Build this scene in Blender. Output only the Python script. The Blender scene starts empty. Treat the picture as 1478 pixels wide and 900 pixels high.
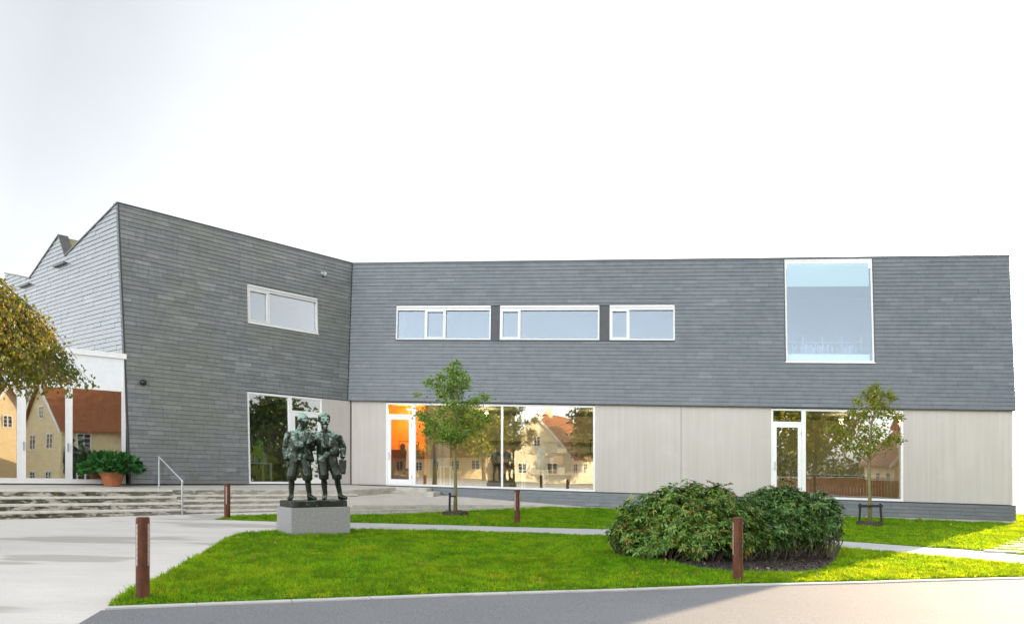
import bpy, bmesh, math, random
import numpy as np
from mathutils import Vector, Matrix, noise

R = math.radians
C = bpy.context.scene.collection
scene = bpy.context.scene

# ------------------------------------------------------------------ camera, sky, sun, exposure
F, CX, HY, SL, EYE = 1150.0, 739.0, 672.0, 0.027, 1.745   # focal length in photo pixels, centre, eye line, fall of the site
cam_d = bpy.data.cameras.new('camera'); cam = bpy.data.objects.new('camera', cam_d); C.objects.link(cam)
cam.location = (0, 0, EYE); cam.rotation_euler = (R(90), 0, 0)
cam_d.sensor_width = 36; cam_d.lens = F/1478*36; cam_d.shift_y = (HY-450)/1478; cam_d.clip_end = 6000; cam_d.clip_start = .1
scene.camera = cam
BACK_SKY_GAIN = 2.15
SUN_EL, SUN_AZ = 15.5, math.degrees(math.atan2(.65, .76))   # azimuth from +Y towards +X
world = bpy.data.worlds.new('World'); scene.world = world; world.use_nodes = True
wn, wl = world.node_tree.nodes, world.node_tree.links
bg = wn['Background']
sky = wn.new('ShaderNodeTexSky'); sky.sky_type = 'NISHITA'; sky.sun_disc = False
sky.sun_elevation = R(SUN_EL); sky.sun_rotation = R(SUN_AZ)
sky.air_density = 1.0; sky.dust_density = 2.2; sky.ozone_density = 1.0
hs = wn.new('ShaderNodeHueSaturation'); hs.inputs['Saturation'].default_value = .20
wl.new(sky.outputs[0], hs.inputs['Color']); bg.inputs[1].default_value = .15
# added gain: sky brightened behind the camera to lift the shaded facade, dimmed in front
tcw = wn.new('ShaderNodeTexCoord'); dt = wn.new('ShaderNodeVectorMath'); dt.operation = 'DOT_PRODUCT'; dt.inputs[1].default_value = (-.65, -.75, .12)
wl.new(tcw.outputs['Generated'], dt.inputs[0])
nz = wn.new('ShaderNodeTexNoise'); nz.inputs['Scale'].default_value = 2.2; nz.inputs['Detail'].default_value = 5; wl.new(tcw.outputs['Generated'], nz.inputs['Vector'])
mr = wn.new('ShaderNodeMapRange'); mr.inputs['From Min'].default_value = -.25; mr.inputs['From Max'].default_value = .75; mr.inputs['To Min'].default_value = .60; mr.inputs['To Max'].default_value = BACK_SKY_GAIN
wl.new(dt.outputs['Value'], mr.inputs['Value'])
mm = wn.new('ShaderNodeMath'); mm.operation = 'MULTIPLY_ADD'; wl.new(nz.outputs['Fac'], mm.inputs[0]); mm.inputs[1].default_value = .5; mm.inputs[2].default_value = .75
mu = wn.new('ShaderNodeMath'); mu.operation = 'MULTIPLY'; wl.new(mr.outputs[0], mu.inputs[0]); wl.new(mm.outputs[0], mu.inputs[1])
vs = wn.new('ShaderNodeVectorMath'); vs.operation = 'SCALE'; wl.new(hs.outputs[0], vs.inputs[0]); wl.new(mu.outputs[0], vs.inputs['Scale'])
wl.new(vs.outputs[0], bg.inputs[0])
sun_d = bpy.data.lights.new('sun', 'SUN'); sun = bpy.data.objects.new('sun', sun_d); C.objects.link(sun)
sun_d.energy = 3.7; sun_d.angle = R(.5); sun_d.color = (1, .76, .50)
sd = Vector((math.sin(R(SUN_AZ))*math.cos(R(SUN_EL)), math.cos(R(SUN_AZ))*math.cos(R(SUN_EL)), math.sin(R(SUN_EL))))
sun.rotation_euler = sd.to_track_quat('Z', 'Y').to_euler(); sun.location = (30, 40, 30)
scene.view_settings.view_transform = 'Standard'; scene.view_settings.look = 'None'
scene.view_settings.gamma = 1; scene.view_settings.use_curve_mapping = False
scene.view_settings.exposure = 1.75

# ------------------------------------------------------------------ helpers
def clamp(v, a, b): return max(a, min(b, v))
def W(X, Y, z): return Vector((X, Y, z - SL*clamp(X, -60, 60) + EYE))          # the whole site falls gently to the right
def gz(X, Y): return -EYE + .0105*(clamp(Y, -60, 45) - 9)                        # lawn level, rising towards the house
def hz(px): return HY + SL*(px-CX)
def gpt(px, py, dz=0):
    z = -EYE
    for _ in range(30):
        Y = F*(-z)/(py-hz(px)); X = (px-CX)/F*Y; z = gz(X, Y)
    return X, Y, z+dz
def G(px, py, dz=0): return W(*gpt(px, py, dz))
def GG(X, Y, dz=0): return W(X, Y, gz(X, Y)+dz)

def tag(o, label=None, cat=None, group=None, kind=None):
    if label: o['label'] = label
    if cat: o['category'] = cat
    if group: o['group'] = group
    if kind: o['kind'] = kind
    return o
def thing(name, label, cat, loc=(0, 0, 0), group=None, rz=0):
    o = bpy.data.objects.new(name, None); C.objects.link(o); o.location = loc; o.rotation_euler[2] = rz
    o.empty_display_size = .2
    return tag(o, label, cat, group)
def origin_of(p):
    v = Vector((0, 0, 0))
    while p is not None: v += p.location; p = p.parent
    return v
def obj(name, bm, m, parent=None, world_coords=True, smooth=False, label=None):
    """one mesh object; vertices come in world space and are moved to the parent's frame"""
    if isinstance(bm, bpy.types.Mesh): me = bm
    else:
        me = bpy.data.meshes.new(name); bm.to_mesh(me); bm.free()
    if parent is not None and world_coords:
        me.transform(Matrix.Translation(-origin_of(parent)))
    if smooth:
        me.polygons.foreach_set('use_smooth', [True]*len(me.polygons))
    for mm in (m if isinstance(m, (list, tuple)) else [m]): me.materials.append(mm)
    o = bpy.data.objects.new(name, me); C.objects.link(o)
    if parent is not None: o.parent = parent
    if label: o['label'] = label
    return o
def copy_tree(o, parent=None):
    c = o.copy(); C.objects.link(c); c.parent = parent
    for ch in list(o.children): copy_tree(ch, c)
    return c
BM = bmesh.new
def hexa(bm, p):   # 8 points: bottom 4 (ccw), top 4
    v = [bm.verts.new(q) for q in p]
    for f in ((3, 2, 1, 0), (4, 5, 6, 7), (0, 1, 5, 4), (1, 2, 6, 5), (2, 3, 7, 6), (3, 0, 4, 7)):
        bm.faces.new([v[i] for i in f])
    return v
def box(bm, x0, x1, y0, y1, z0, z1, M=None):
    p = [Vector(q) for q in ((x0, y0, z0), (x1, y0, z0), (x1, y1, z0), (x0, y1, z0), (x0, y0, z1), (x1, y0, z1), (x1, y1, z1), (x0, y1, z1))]
    if M is not None: p = [M @ q for q in p]
    return hexa(bm, p)
def tube(bm, pts, rads, n=8, cap=True):
    rings = []
    pts = [Vector(p) for p in pts]
    for i, p in enumerate(pts):
        a = pts[max(0, i-1)]; b = pts[min(len(pts)-1, i+1)]
        d = (b-a).normalized()
        s = d.cross(Vector((0, 0, 1)) if abs(d.z) < .95 else Vector((1, 0, 0))).normalized(); t = s.cross(d)
        r = rads[i] if isinstance(rads, (list, tuple)) else rads
        rings.append([bm.verts.new(p + r*(math.cos(k*2*math.pi/n)*s + math.sin(k*2*math.pi/n)*t)) for k in range(n)])
    for a, b in zip(rings, rings[1:]):
        for k in range(n): bm.faces.new((a[k], b[k], b[(k+1) % n], a[(k+1) % n]))
    if cap:
        bm.faces.new(rings[0]); bm.faces.new(list(reversed(rings[-1])))
def lathe(bm, prof, n=24, M=Matrix()):
    rings = [[bm.verts.new(M @ Vector((r*math.cos(k*2*math.pi/n), r*math.sin(k*2*math.pi/n), z))) for k in range(n)] for r, z in prof]
    for a, b in zip(rings, rings[1:]):
        for k in range(n): bm.faces.new((a[k], a[(k+1) % n], b[(k+1) % n], b[k]))
    bm.faces.new(list(reversed(rings[0]))); bm.faces.new(rings[-1])
def poly_prism(bm, top, depth):
    """polygon of world points (ccw from above) with vertical skirt"""
    v = [bm.verts.new(p) for p in top]; w = [bm.verts.new(p-Vector((0, 0, depth))) for p in top]
    f = bm.faces.new(v); bm.faces.new(list(reversed(w)))
    n = len(v)
    for i in range(n): bm.faces.new((v[i], w[i], w[(i+1) % n], v[(i+1) % n]))
    bmesh.ops.recalc_face_normals(bm, faces=bm.faces)
def array_mesh(name, V, nper):
    """V: (N*nper,3) -> N faces of nper vertices"""
    V = np.asarray(V, dtype=np.float32).reshape(-1, 3); n = len(V)//nper
    me = bpy.data.meshes.new(name)
    me.vertices.add(len(V)); me.vertices.foreach_set('co', V.ravel())
    me.loops.add(len(V)); me.loops.foreach_set('vertex_index', np.arange(len(V), dtype=np.int32))
    me.polygons.add(n); me.polygons.foreach_set('loop_start', np.arange(0, len(V), nper, dtype=np.int32))
    me.update(calc_edges=True); me.validate()
    return me
def inpoly(x, y, poly):
    c = np.zeros(len(x), bool); n = len(poly)
    for i in range(n):
        x1, y1 = poly[i]; x2, y2 = poly[(i+1) % n]
        if y1 == y2: continue
        m = ((y1 > y) != (y2 > y)) & (x < (x2-x1)*(y-y1)/(y2-y1)+x1)
        c ^= m
    return c

# ------------------------------------------------------------------ materials
class MT:
    def __init__(s, name, rough=.6, metal=0., spec=.5):
        s.m = bpy.data.materials.new(name); s.m.use_nodes = True
        s.n = s.m.node_tree.nodes; s.l = s.m.node_tree.links; s.b = s.n['Principled BSDF']
        s.b.inputs['Roughness'].default_value = rough; s.b.inputs['Metallic'].default_value = metal
        s.b.inputs['Specular IOR Level'].default_value = spec
        s.tc = s.n.new('ShaderNodeTexCoord')
    def col(s, c): s.b.inputs['Base Color'].default_value = (*c, 1); return s
    def noise(s, scale, detail=4, rough=.55, stretch=(1, 1, 1), coord='Object'):
        mp = s.n.new('ShaderNodeMapping'); mp.inputs['Scale'].default_value = stretch
        s.l.new(s.tc.outputs[coord], mp.inputs[0])
        t = s.n.new('ShaderNodeTexNoise'); t.inputs['Scale'].default_value = scale; t.inputs['Detail'].default_value = detail
        t.inputs['Roughness'].default_value = rough; s.l.new(mp.outputs[0], t.inputs['Vector'])
        return t.outputs['Fac']
    def ramp(s, fac, stops):
        r = s.n.new('ShaderNodeValToRGB'); s.l.new(fac, r.inputs[0])
        e = r.color_ramp.elements
        while len(e) < len(stops): e.new(.5)
        for k, (p, c) in zip(e, stops): k.position = p; k.color = (*c, 1) if not isinstance(c, (int, float)) else (c, c, c, 1)
        return r.outputs[0]
    def mix(s, fac, a, b, mode='MIX'):
        n = s.n.new('ShaderNodeMix'); n.data_type = 'RGBA'; n.blend_type = mode
        for k, v in ((0, fac), (6, a), (7, b)):
            if isinstance(v, (int, float)): n.inputs[k].default_value = v
            elif isinstance(v, tuple): n.inputs[k].default_value = (*v, 1)
            else: s.l.new(v, n.inputs[k])
        return n.outputs[2]
    def rnd(s):
        return s.n.new('ShaderNodeNewGeometry').outputs['Random Per Island']
    def math(s, op, a, b):
        n = s.n.new('ShaderNodeMath'); n.operation = op; n.use_clamp = False
        for k, v in ((0, a), (1, b)):
            if isinstance(v, (int, float)): n.inputs[k].default_value = v
            else: s.l.new(v, n.inputs[k])
        return n.outputs[0]
    def base(s, c): s.l.new(c, s.b.inputs['Base Color']); return s
    def rough(s, f): s.l.new(f, s.b.inputs['Roughness']); return s
    def bump(s, h, strength=.3, dist=.02):
        b = s.n.new('ShaderNodeBump'); b.inputs['Strength'].default_value = strength; b.inputs['Distance'].default_value = dist
        s.l.new(h, b.inputs['Height']); s.l.new(b.outputs[0], s.b.inputs['Normal']); return s

def plain(name, c, rough=.6, metal=0., var=.15, scale=6):
    t = MT(name, rough, metal)
    n = t.noise(scale)
    t.base(t.ramp(n, [(.3, tuple(x*(1-var) for x in c)), (.7, tuple(min(1, x*(1+var)) for x in c))]))
    return t.m

def slate_mat(name, moss, gloss=(.30, .48)):
    t = MT(name, .40, 0, .8)
    c = t.ramp(t.rnd(), [(0, (.048, .066, .079)), (.3, (.056, .077, .091)), (.8, (.064, .086, .101)), (.95, (.078, .100, .114)), (1, (.11, .128, .14))] if not moss else [(0, (.115, .127, .126)), (.3, (.142, .155, .153)), (.8, (.172, .186, .183)), (.95, (.205, .218, .214)), (1, (.24, .25, .245))])
    c = t.mix(t.ramp(t.noise(3.5, 6, .65), [(.3, 0.), (.75, .55)]), c, (.15, .157, .162))
    c = t.mix(t.ramp(t.noise(9, 5, .7, (1, 1, .25)), [(.48, 0.), (.8, .6)]), c, (.06, .066, .07))
    c = t.mix(t.ramp(t.noise(22, 4, .7, (1, 1, .5)), [(.57, 0.), (.78, .4)]), c, (.18, .2, .215))
    if moss:
        m = t.ramp(t.noise(.33, 5, .6), [(.47, 0.), (.68, .4)])
        c = t.mix(m, c, (.15, .165, .10))
        c = t.mix(t.ramp(t.noise(1.7, 6, .7), [(.58, 0.), (.75, .5)]), c, (.09, .08, .035))
    else:
        c = t.mix(t.ramp(t.noise(.25, 4, .6), [(.45, 0.), (.8, .35)]), c, (.15, .165, .15))
    t.base(c); t.rough(t.ramp(t.noise(7, 5), [(.3, gloss[0]), (.7, gloss[1])])); t.bump(t.noise(40, 6, .7), .18, .006)
    return t.m
M_slate = slate_mat('slate', False); M_slate_moss = slate_mat('mossy_slate', True); M_slate_sheen = slate_mat('glossy_slate', False, (.2, .36)); M_slate_sheen.node_tree.nodes['Principled BSDF'].inputs['IOR'].default_value = 2.0; M_slate_sheen.node_tree.nodes['Principled BSDF'].inputs['Specular IOR Level'].default_value = .6
M_back = plain('wall_backing', (.05, .052, .055), .8)
def concrete_mat():
    t = MT('board_marked_concrete', .75)
    a = t.noise(2.2, 6, .6, (3.5, 3.5, .12)); b = t.noise(9, 5, .6, (2.4, 2.4, .04)); d = t.noise(1.1, 5)
    c = t.ramp(a, [(.3, (.475, .435, .40)), (.55, (.51, .47, .435)), (.72, (.54, .50, .465))])
    c = t.mix(t.ramp(b, [(.38, .36), (.6, 0.)]), c, (.44, .40, .36))
    c = t.mix(t.ramp(d, [(.5, 0.), (.75, .5)]), c, (.57, .53, .495))
    t.base(c); t.bump(b, .25, .01); return t.m
M_conc = concrete_mat()
def plaza_mat():
    t = MT('swept_concrete', .8)
    c = t.ramp(t.noise(.6, 6, .6, (1, 2.2, 1)), [(.3, (.60, .565, .515)), (.7, (.72, .685, .63))])
    c = t.mix(t.ramp(t.noise(6, 6, .65, (.25, 3, 1)), [(.4, .35), (.65, 0.)]), c, (.54, .50, .44))
    c = t.mix(t.ramp(t.noise(.33, 3, .5, (.6, 1.9, 1)), [(.58, 0.), (.61, .62)]), c, (.30, .28, .24))
    c = t.mix(t.ramp(t.noise(60, 3), [(.45, .25), (.6, 0.)]), c, (.33, .32, .3))
    t.base(c); t.bump(t.noise(30, 5, .7), .15, .01); return t.m
def steps_mat():
    t = MT('weathered_step_concrete', .85)
    c = t.ramp(t.noise(2, 6, .65), [(.3, (.42, .39, .33)), (.7, (.57, .535, .47))])
    geo = t.n.new('ShaderNodeNewGeometry'); sep = t.n.new('ShaderNodeSeparateXYZ'); t.l.new(geo.outputs['Normal'], sep.inputs[0])
    side = t.ramp(sep.outputs['Z'], [(.3, 1.), (.8, .0)])
    px = t.n.new('ShaderNodeSeparateXYZ'); t.l.new(geo.outputs['Position'], px.inputs[0])
    left = t.ramp(t.math('MULTIPLY', px.outputs['X'], -.085), [(.55, .22), (.98, 1.)])
    st = t.ramp(t.noise(2.3, 5, .72, (1, 1, 3.5)), [(.43, 0.), (.52, .97)])
    f = t.math('MULTIPLY', t.math('MULTIPLY', st, side), left)
    c = t.mix(f, c, t.ramp(t.noise(8, 4), [(.4, (.03, .03, .016)), (.7, (.11, .11, .035))]))
    t.base(c); t.bump(t.noise(25, 5, .7), .2, .01); return t.m
def asphalt_mat():
    t = MT('worn_asphalt', .85)
    c = t.ramp(t.noise(42, 4, .8), [(.34, (.10, .104, .11)), (.5, (.155, .159, .166)), (.66, (.24, .244, .25))])
    c = t.mix(t.ramp(t.noise(.35, 6, .6, (.4, 1.6, 1)), [(.45, 0.), (.7, .35)]), c, (.11, .11, .115))
    c = t.mix(t.ramp(t.noise(.9, 5), [(.4, 0.), (.7, .4)]), c, (.19, .19, .19))
    t.base(c); t.bump(t.noise(120, 3, .7), .35, .008); return t.m
def path_mat():
    t = MT('pale_path', .8)
    c = t.ramp(t.noise(1.2, 6), [(.3, (.41, .40, .39)), (.7, (.5, .49, .48))])
    c = t.mix(t.ramp(t.noise(70, 3), [(.42, .4), (.6, 0.)]), c, (.30, .295, .29))
    t.base(c); return t.m
def sand_mat():
    t = MT('pale_ground', .9)
    t.base(t.ramp(t.noise(.7, 6), [(.3, (.40, .38, .34)), (.7, (.5, .47, .43))])); return t.m
M_tread = plain('pale_tread_concrete', (.62, .585, .52), .8, 0, .15, 5)
M_plaza, M_steps, M_asph, M_path, M_sand = plaza_mat(), steps_mat(), asphalt_mat(), path_mat(), sand_mat()
M_kerb = plain('kerb_stone', (.47, .46, .43), .8, 0, .15, 3)

def leaf_mat(name, stops, trans=.35, rough=.45, spec=.4, patch=None, red=(1.4, 1.25, .5)):
    t = MT(name, rough, 0, spec)
    c = t.ramp(t.rnd(), stops)
    if patch: c = t.mix(t.ramp(t.noise(patch[0], 4), [(.42, 0.), (.62, patch[2])]), c, patch[1])
    if name == 'grass_blades':
        c = t.mix(t.ramp(t.noise(2.6, 5, .65), [(.42, .62), (.56, 0.)]), c, (.035, .15, .006)); c = t.mix(t.ramp(t.noise(1.3, 5, .7), [(.58, 0.), (.7, .5)]), c, (.24, .36, .03)); c = t.mix(t.ramp(t.noise(14, 4, .7), [(.36, .75), (.52, 0.)]), c, (.018, .10, .004))
    t.base(c)
    tr = t.n.new('ShaderNodeBsdfTranslucent'); mx = t.n.new('ShaderNodeMixShader'); mx.inputs[0].default_value = trans
    br = t.mix(.5, c, red, 'MULTIPLY')
    t.l.new(br, tr.inputs[0])
    t.l.new(t.b.outputs[0], mx.inputs[1]); t.l.new(tr.outputs[0], mx.inputs[2])
    t.l.new(mx.outputs[0], t.n['Material Output'].inputs[0])
    return t.m
M_grass = leaf_mat('grass_blades', [(0, (.030, .22, .004)), (.4, (.066, .36, .006)), (.8, (.11, .44, .010)), (1, (.24, .44, .03))], red=(9., 2.4, .4), trans=.58, rough=.5, spec=.25, patch=(.55, (.15, .42, .010), .6))
def lawn_mat():
    t = MT('lawn_turf', .9, 0, .1)
    c = t.ramp(t.noise(5, 6, .7), [(.3, (.05, .13, .006)), (.6, (.09, .2, .01)), (.8, (.13, .22, .015))])
    t.base(c); return t.m
M_lawn = lawn_mat()
M_leaf_young = leaf_mat('young_leaf', [(0, (.06, .14, .014)), (.45, (.13, .25, .024)), (.85, (.23, .36, .04)), (1, (.33, .33, .06))])
M_leaf_yellow = leaf_mat('yellowing_leaf', [(0, (.08, .13, .012)), (.3, (.17, .24, .02)), (.7, (.29, .31, .03)), (1, (.38, .27, .04))], .4)
M_leaf_weep = leaf_mat('weeping_leaf', [(0, (.06, .11, .01)), (.35, (.14, .16, .016)), (.7, (.26, .21, .024)), (.93, (.32, .19, .03)), (1, (.30, .11, .03))], .4, .5, .3, (1.1, (.06, .12, .012), .8))
M_leaf_rhodo = leaf_mat('rhododendron_leaf', [(0, (.018, .05, .012)), (.4, (.09, .20, .024)), (.82, (.22, .36, .06)), (.92, (.17, .27, .06)), (.93, (.36, .22, .03)), (1, (.30, .10, .03))], .15, .45, .35)
M_leaf_rhodo2 = leaf_mat('bluish_rhododendron_leaf', [(0, (.02, .055, .022)), (.5, (.085, .19, .036)), (.96, (.19, .33, .08)), (.985, (.24, .17, .04)), (1, (.25, .11, .03))], .15, .42, .4)
M_leaf_dark = leaf_mat('dark_tree_leaf', [(0, (.02, .04, .01)), (.5, (.045, .075, .015)), (1, (.09, .11, .02))], .3)
M_leaf_pot = leaf_mat('pot_plant_leaf', [(0, (.015, .07, .015)), (.5, (.03, .13, .025)), (1, (.06, .19, .04))], .2, .4)
def bark_mat(name, a, b):
    t = MT(name, .85); n = t.noise(14, 6, .7, (1, 1, .25)); t.base(t.ramp(n, [(.3, a), (.7, b)])); t.bump(n, .4, .01); return t.m
M_bark = bark_mat('bark', (.05, .04, .025), (.13, .11, .07)); M_bark_green = bark_mat('greenish_bark', (.10, .095, .03), (.24, .21, .09))
M_soil = bark_mat('bark_mulch', (.012, .009, .007), (.05, .035, .025))

M_white = plain('white_painted_frame', (.80, .80, .79), .35, 0, .03)
M_framegrey = plain('pale_grey_frame', (.62, .62, .61), .35, 0, .03); M_whitepanel = plain('white_panel', (.78, .80, .82), .3, 0, .03)
M_dark = plain('dark_metal', (.045, .047, .05), .45, .2)
M_zinc = plain('zinc_flashing', (.085, .09, .095), .45, .5)
M_galv = plain('galvanised_steel', (.42, .44, .46), .38, .8)
M_black = plain('black_plastic', (.012, .012, .013), .35)
M_stakewood = bark_mat('black_stained_wood', (.006, .006, .006), (.03, .027, .025))
M_wicker = bark_mat('wicker', (.03, .022, .017), (.12, .085, .06))
M_intwall = plain('interior_plaster', (.42, .37, .26), .8, 0, .05)
M_ceil = plain('interior_ceiling', (.20, .18, .145), .8, 0, .05)
M_intfloor = plain('interior_floor', (.20, .16, .12), .5, 0, .1)
M_orange = plain('orange_wall', (.95, .36, .05), .6, 0, .06)
M_terra = plain('terracotta', (.42, .15, .06), .75, 0, .2)
def rust_mat():
    t = MT('corten_rust', .75, .1)
    c = t.ramp(t.noise(9, 6, .7, (1, 1, .35)), [(.25, (.04, .012, .006)), (.5, (.10, .030, .011)), (.75, (.19, .065, .024))])
    t.base(c); t.bump(t.noise(60, 4), .2, .003); return t.m
M_rust = rust_mat(); M_diffuser = plain('pale_diffuser', (.72, .68, .62), .4, 0, .04)
def granite_mat():
    t = MT('grey_granite', .6)
    c = t.ramp(t.noise(95, 3, .7), [(.32, (.13, .13, .13)), (.5, (.28, .275, .27)), (.66, (.42, .415, .41))]); t.base(c); return t.m
M_granite = granite_mat()
def bronze_mat():
    t = MT('patinated_bronze', .42, .45)
    geo = t.n.new('ShaderNodeNewGeometry'); sep = t.n.new('ShaderNodeSeparateXYZ'); t.l.new(geo.outputs['Normal'], sep.inputs[0])
    po = t.n.new('ShaderNodeSeparateXYZ'); t.l.new(t.tc.outputs['Object'], po.inputs[0])
    f = t.math('ADD', t.math('MULTIPLY', sep.outputs['Z'], .22), t.math('MULTIPLY', t.noise(6, 6, .72), 1.7))
    f = t.math('ADD', f, t.math('MULTIPLY', po.outputs['Z'], .17))
    f = t.math('MULTIPLY', f, .6)
    f = t.ramp(f, [(.62, 0.), (.69, .14), (.755, .8), (.82, .97)])
    c = t.mix(f, t.ramp(t.noise(4, 5), [(.35, (.012, .016, .012)), (.7, (.035, .042, .03))]), (.30, .44, .36))
    t.base(c); t.bump(t.noise(22, 5), .35, .012); t.rough(t.math('MULTIPLY_ADD', f, .35)); 
    t.n[-1].inputs[2].default_value = .36
    return t.m
M_bronze = bronze_mat()
def glass_mat(name, k, tint=(.90, .95, .93), coat=(1, 1, 1)):
    m = bpy.data.materials.new(name); m.use_nodes = True; n, l = m.node_tree.nodes, m.node_tree.links
    n.remove(n['Principled BSDF'])
    tr = n.new('ShaderNodeBsdfTransparent'); tr.inputs[0].default_value = (*tint, 1)
    gl = n.new('ShaderNodeBsdfGlossy'); gl.inputs['Roughness'].default_value = 0; gl.inputs[0].default_value = (*coat, 1)
    tc = n.new('ShaderNodeTexCoord'); no = n.new('ShaderNodeTexNoise'); no.inputs['Scale'].default_value = .5; no.inputs['Detail'].default_value = 1
    bu = n.new('ShaderNodeBump'); bu.inputs['Strength'].default_value = .07; bu.inputs['Distance'].default_value = .05
    l.new(tc.outputs['Object'], no.inputs[0]); l.new(no.outputs['Fac'], bu.inputs['Height']); l.new(bu.outputs[0], gl.inputs['Normal'])
    fr = n.new('ShaderNodeFresnel'); fr.inputs[0].default_value = 1.5
    ad = n.new('ShaderNodeMath'); ad.operation = 'ADD'; ad.inputs[1].default_value = k; ad.use_clamp = True; l.new(fr.outputs[0], ad.inputs[0])
    mx = n.new('ShaderNodeMixShader'); l.new(ad.outputs[0], mx.inputs[0]); l.new(tr.outputs[0], mx.inputs[1]); l.new(gl.outputs[0], mx.inputs[2])
    l.new(mx.outputs[0], n['Material Output'].inputs[0]); return m
M_glass = glass_mat('coated_window_glass', .20); M_glass_up = glass_mat('upper_window_glass', .058, (.84, .92, .98), (.86, .94, 1)); M_glass_side = glass_mat('side_window_glass', .24, (.86, .93, .98)); M_glass_clear = glass_mat('clear_door_glass', .02)

# ------------------------------------------------------------------ plan of the house
class Plane:
    def __init__(s, o, d, nout, lean): s.o, s.d, s.n, s.lean = Vector(o), Vector(d), Vector(nout), lean
    def flat(s, u, z, off=0):
        p = s.o + s.d*u + s.n*(off - s.lean(z)); return p
    def P(s, u, z, off=0):
        p = s.flat(u, z, off); return W(p.x, p.y, z)
    def uz(s, px, py, off=0):
        z = 0; k = (px-CX)/F
        for _ in range(15):
            b = s.o + s.n*(off - s.lean(z))
            u = (k*b.y - b.x)/(s.d.x - k*s.d.y)
            Y = b.y + s.d.y*u; z = (hz(px)-py)*Y/F
        return u, z
FLOOR, EAVE, TOP = -.88, 2.40, 7.85
C0 = Vector((-6.31, 31.3)); MD = Vector((.9886, -.1504)); LD = Vector((.66, .7513)).normalized()
P0 = Vector((-11.97, 24.86)); GD = Vector((-LD.y, LD.x))
lerp = lambda a, b, t: a+(b-a)*t
main = Plane(C0, MD, (-.1504, -.9886), lambda z: lerp(-.1, .35, (z-EAVE)/(TOP-EAVE)))
mainv = Plane(C0, MD, (-.1504, -.9886), lambda z: 0)                 # the vertical concrete face below
left = Plane(P0, LD, (LD.y, -LD.x), lambda z: lerp(-.10, .25, (z-FLOOR)/(TOP-FLOOR)))
leftv = Plane(P0, LD, (LD.y, -LD.x), lambda z: .03)
gable = Plane(P0, GD, (-LD.x, -LD.y), lambda z: -.22*(z-FLOOR)/(TOP-FLOOR))
LEN = 24.0
def cross_u(pa, pb, z):      # u on pa where it meets pb at height z
    oa, ob = pa.flat(0, z), pb.flat(0, z)
    den = pa.d.x*pb.d.y - pa.d.y*pb.d.x
    w = ob-oa
    return (w.x*pb.d.y - w.y*pb.d.x)/den
def pbox(bm, pl, u0, u1, z0, z1, o0, o1):
    hexa(bm, [pl.P(u0, z0, o1), pl.P(u1, z0, o1), pl.P(u1, z0, o0), pl.P(u0, z0, o0), pl.P(u0, z1, o1), pl.P(u1, z1, o1), pl.P(u1, z1, o0), pl.P(u0, z1, o0)])

def clip(poly, a, b, keep_left=True):
    out = []; n = len(poly)
    def sd(p):
        v = (b[0]-a[0])*(p[1]-a[1])-(b[1]-a[1])*(p[0]-a[0]); return v if keep_left else -v
    for i in range(n):
        p, q = poly[i], poly[(i+1) % n]; sp, sq = sd(p), sd(q)
        if sp >= 0: out.append(p)
        if (sp > 0 and sq < 0) or (sp < 0 and sq > 0):
            t = sp/(sp-sq); out.append((p[0]+(q[0]-p[0])*t, p[1]+(q[1]-p[1])*t))
    return out
def area(p): return .5*sum(p[i][0]*p[(i+1) % len(p)][1]-p[(i+1) % len(p)][0]*p[i][1] for i in range(len(p)))
def ccw(p): return p if area(p) > 0 else list(reversed(p))
def pieces(poly, region, holes):
    region = ccw(region)
    for i in range(len(region)): 
        poly = clip(poly, region[i], region[(i+1) % len(region)])
        if len(poly) < 3: return []
    rest = [poly]
    for h in holes:
        h = ccw(h); nxt = []
        for r in rest:
            cur = r
            for i in range(len(h)):
                a, b = h[i], h[(i+1) % len(h)]
                o = clip(cur, a, b, False)
                if len(o) >= 3 and abs(area(o)) > 2e-4: nxt.append(o)
                cur = clip(cur, a, b, True)
                if len(cur) < 3: break
        rest = nxt
    return [r for r in rest if len(r) >= 3 and abs(area(r)) > 2e-4]
def slates(pl, region, holes, seed, course=.142, slope=0.):
    rng = random.Random(seed); bm = BM()
    us = [p[0] for p in region]; zs = [p[1] for p in region]
    z = min(zs); 
    while z < max(zs):
        u = min(us)-rng.random()*.7
        while u < max(us):
            w = rng.choice((.42, .5, .58, .66, .5)) ; u2 = u+w
            g = .0018; jb = rng.uniform(-.003, .003); jo = rng.uniform(-.003, .003)
            rect = [(u+g, z+.0055+jb), (u2-g, z+.0055+jb), (u2-g, z+course+.001), (u+g, z+course+.001)]
            for pc in pieces(rect, region, holes):
                pc = ccw(pc)
                f = []; k = []
                for (a, b) in pc:
                    t = clamp((b-z)/course, 0, 1)
                    f.append(bm.verts.new(pl.P(a, b, .022+jo - .019*t))); k.append(bm.verts.new(pl.P(a, b, -.012)))
                bm.faces.new(f); n = len(f)
                for i in range(n): bm.faces.new((f[i], k[i], k[(i+1) % n], f[(i+1) % n]))
            u = u2
        z += course
    return bm
def backing(pl, region, holes, o0=-.014, o1=-.26):
    bm = BM()
    us = [p[0] for p in region]; zs = [p[1] for p in region]
    rect = [(min(us)-1, min(zs)-1), (max(us)+1, min(zs)-1), (max(us)+1, max(zs)+1), (min(us)-1, max(zs)+1)]
    for pc in pieces(rect, region, holes):
        pc = ccw(pc)
        f = [bm.verts.new(pl.P(a, b, o0)) for a, b in pc]; k = [bm.verts.new(pl.P(a, b, o1)) for a, b in pc]
        bm.faces.new(f); bm.faces.new(list(reversed(k))); n = len(f)
        for i in range(n): bm.faces.new((f[i], k[i], k[(i+1) % n], f[(i+1) % n]))
    return bm

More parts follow.
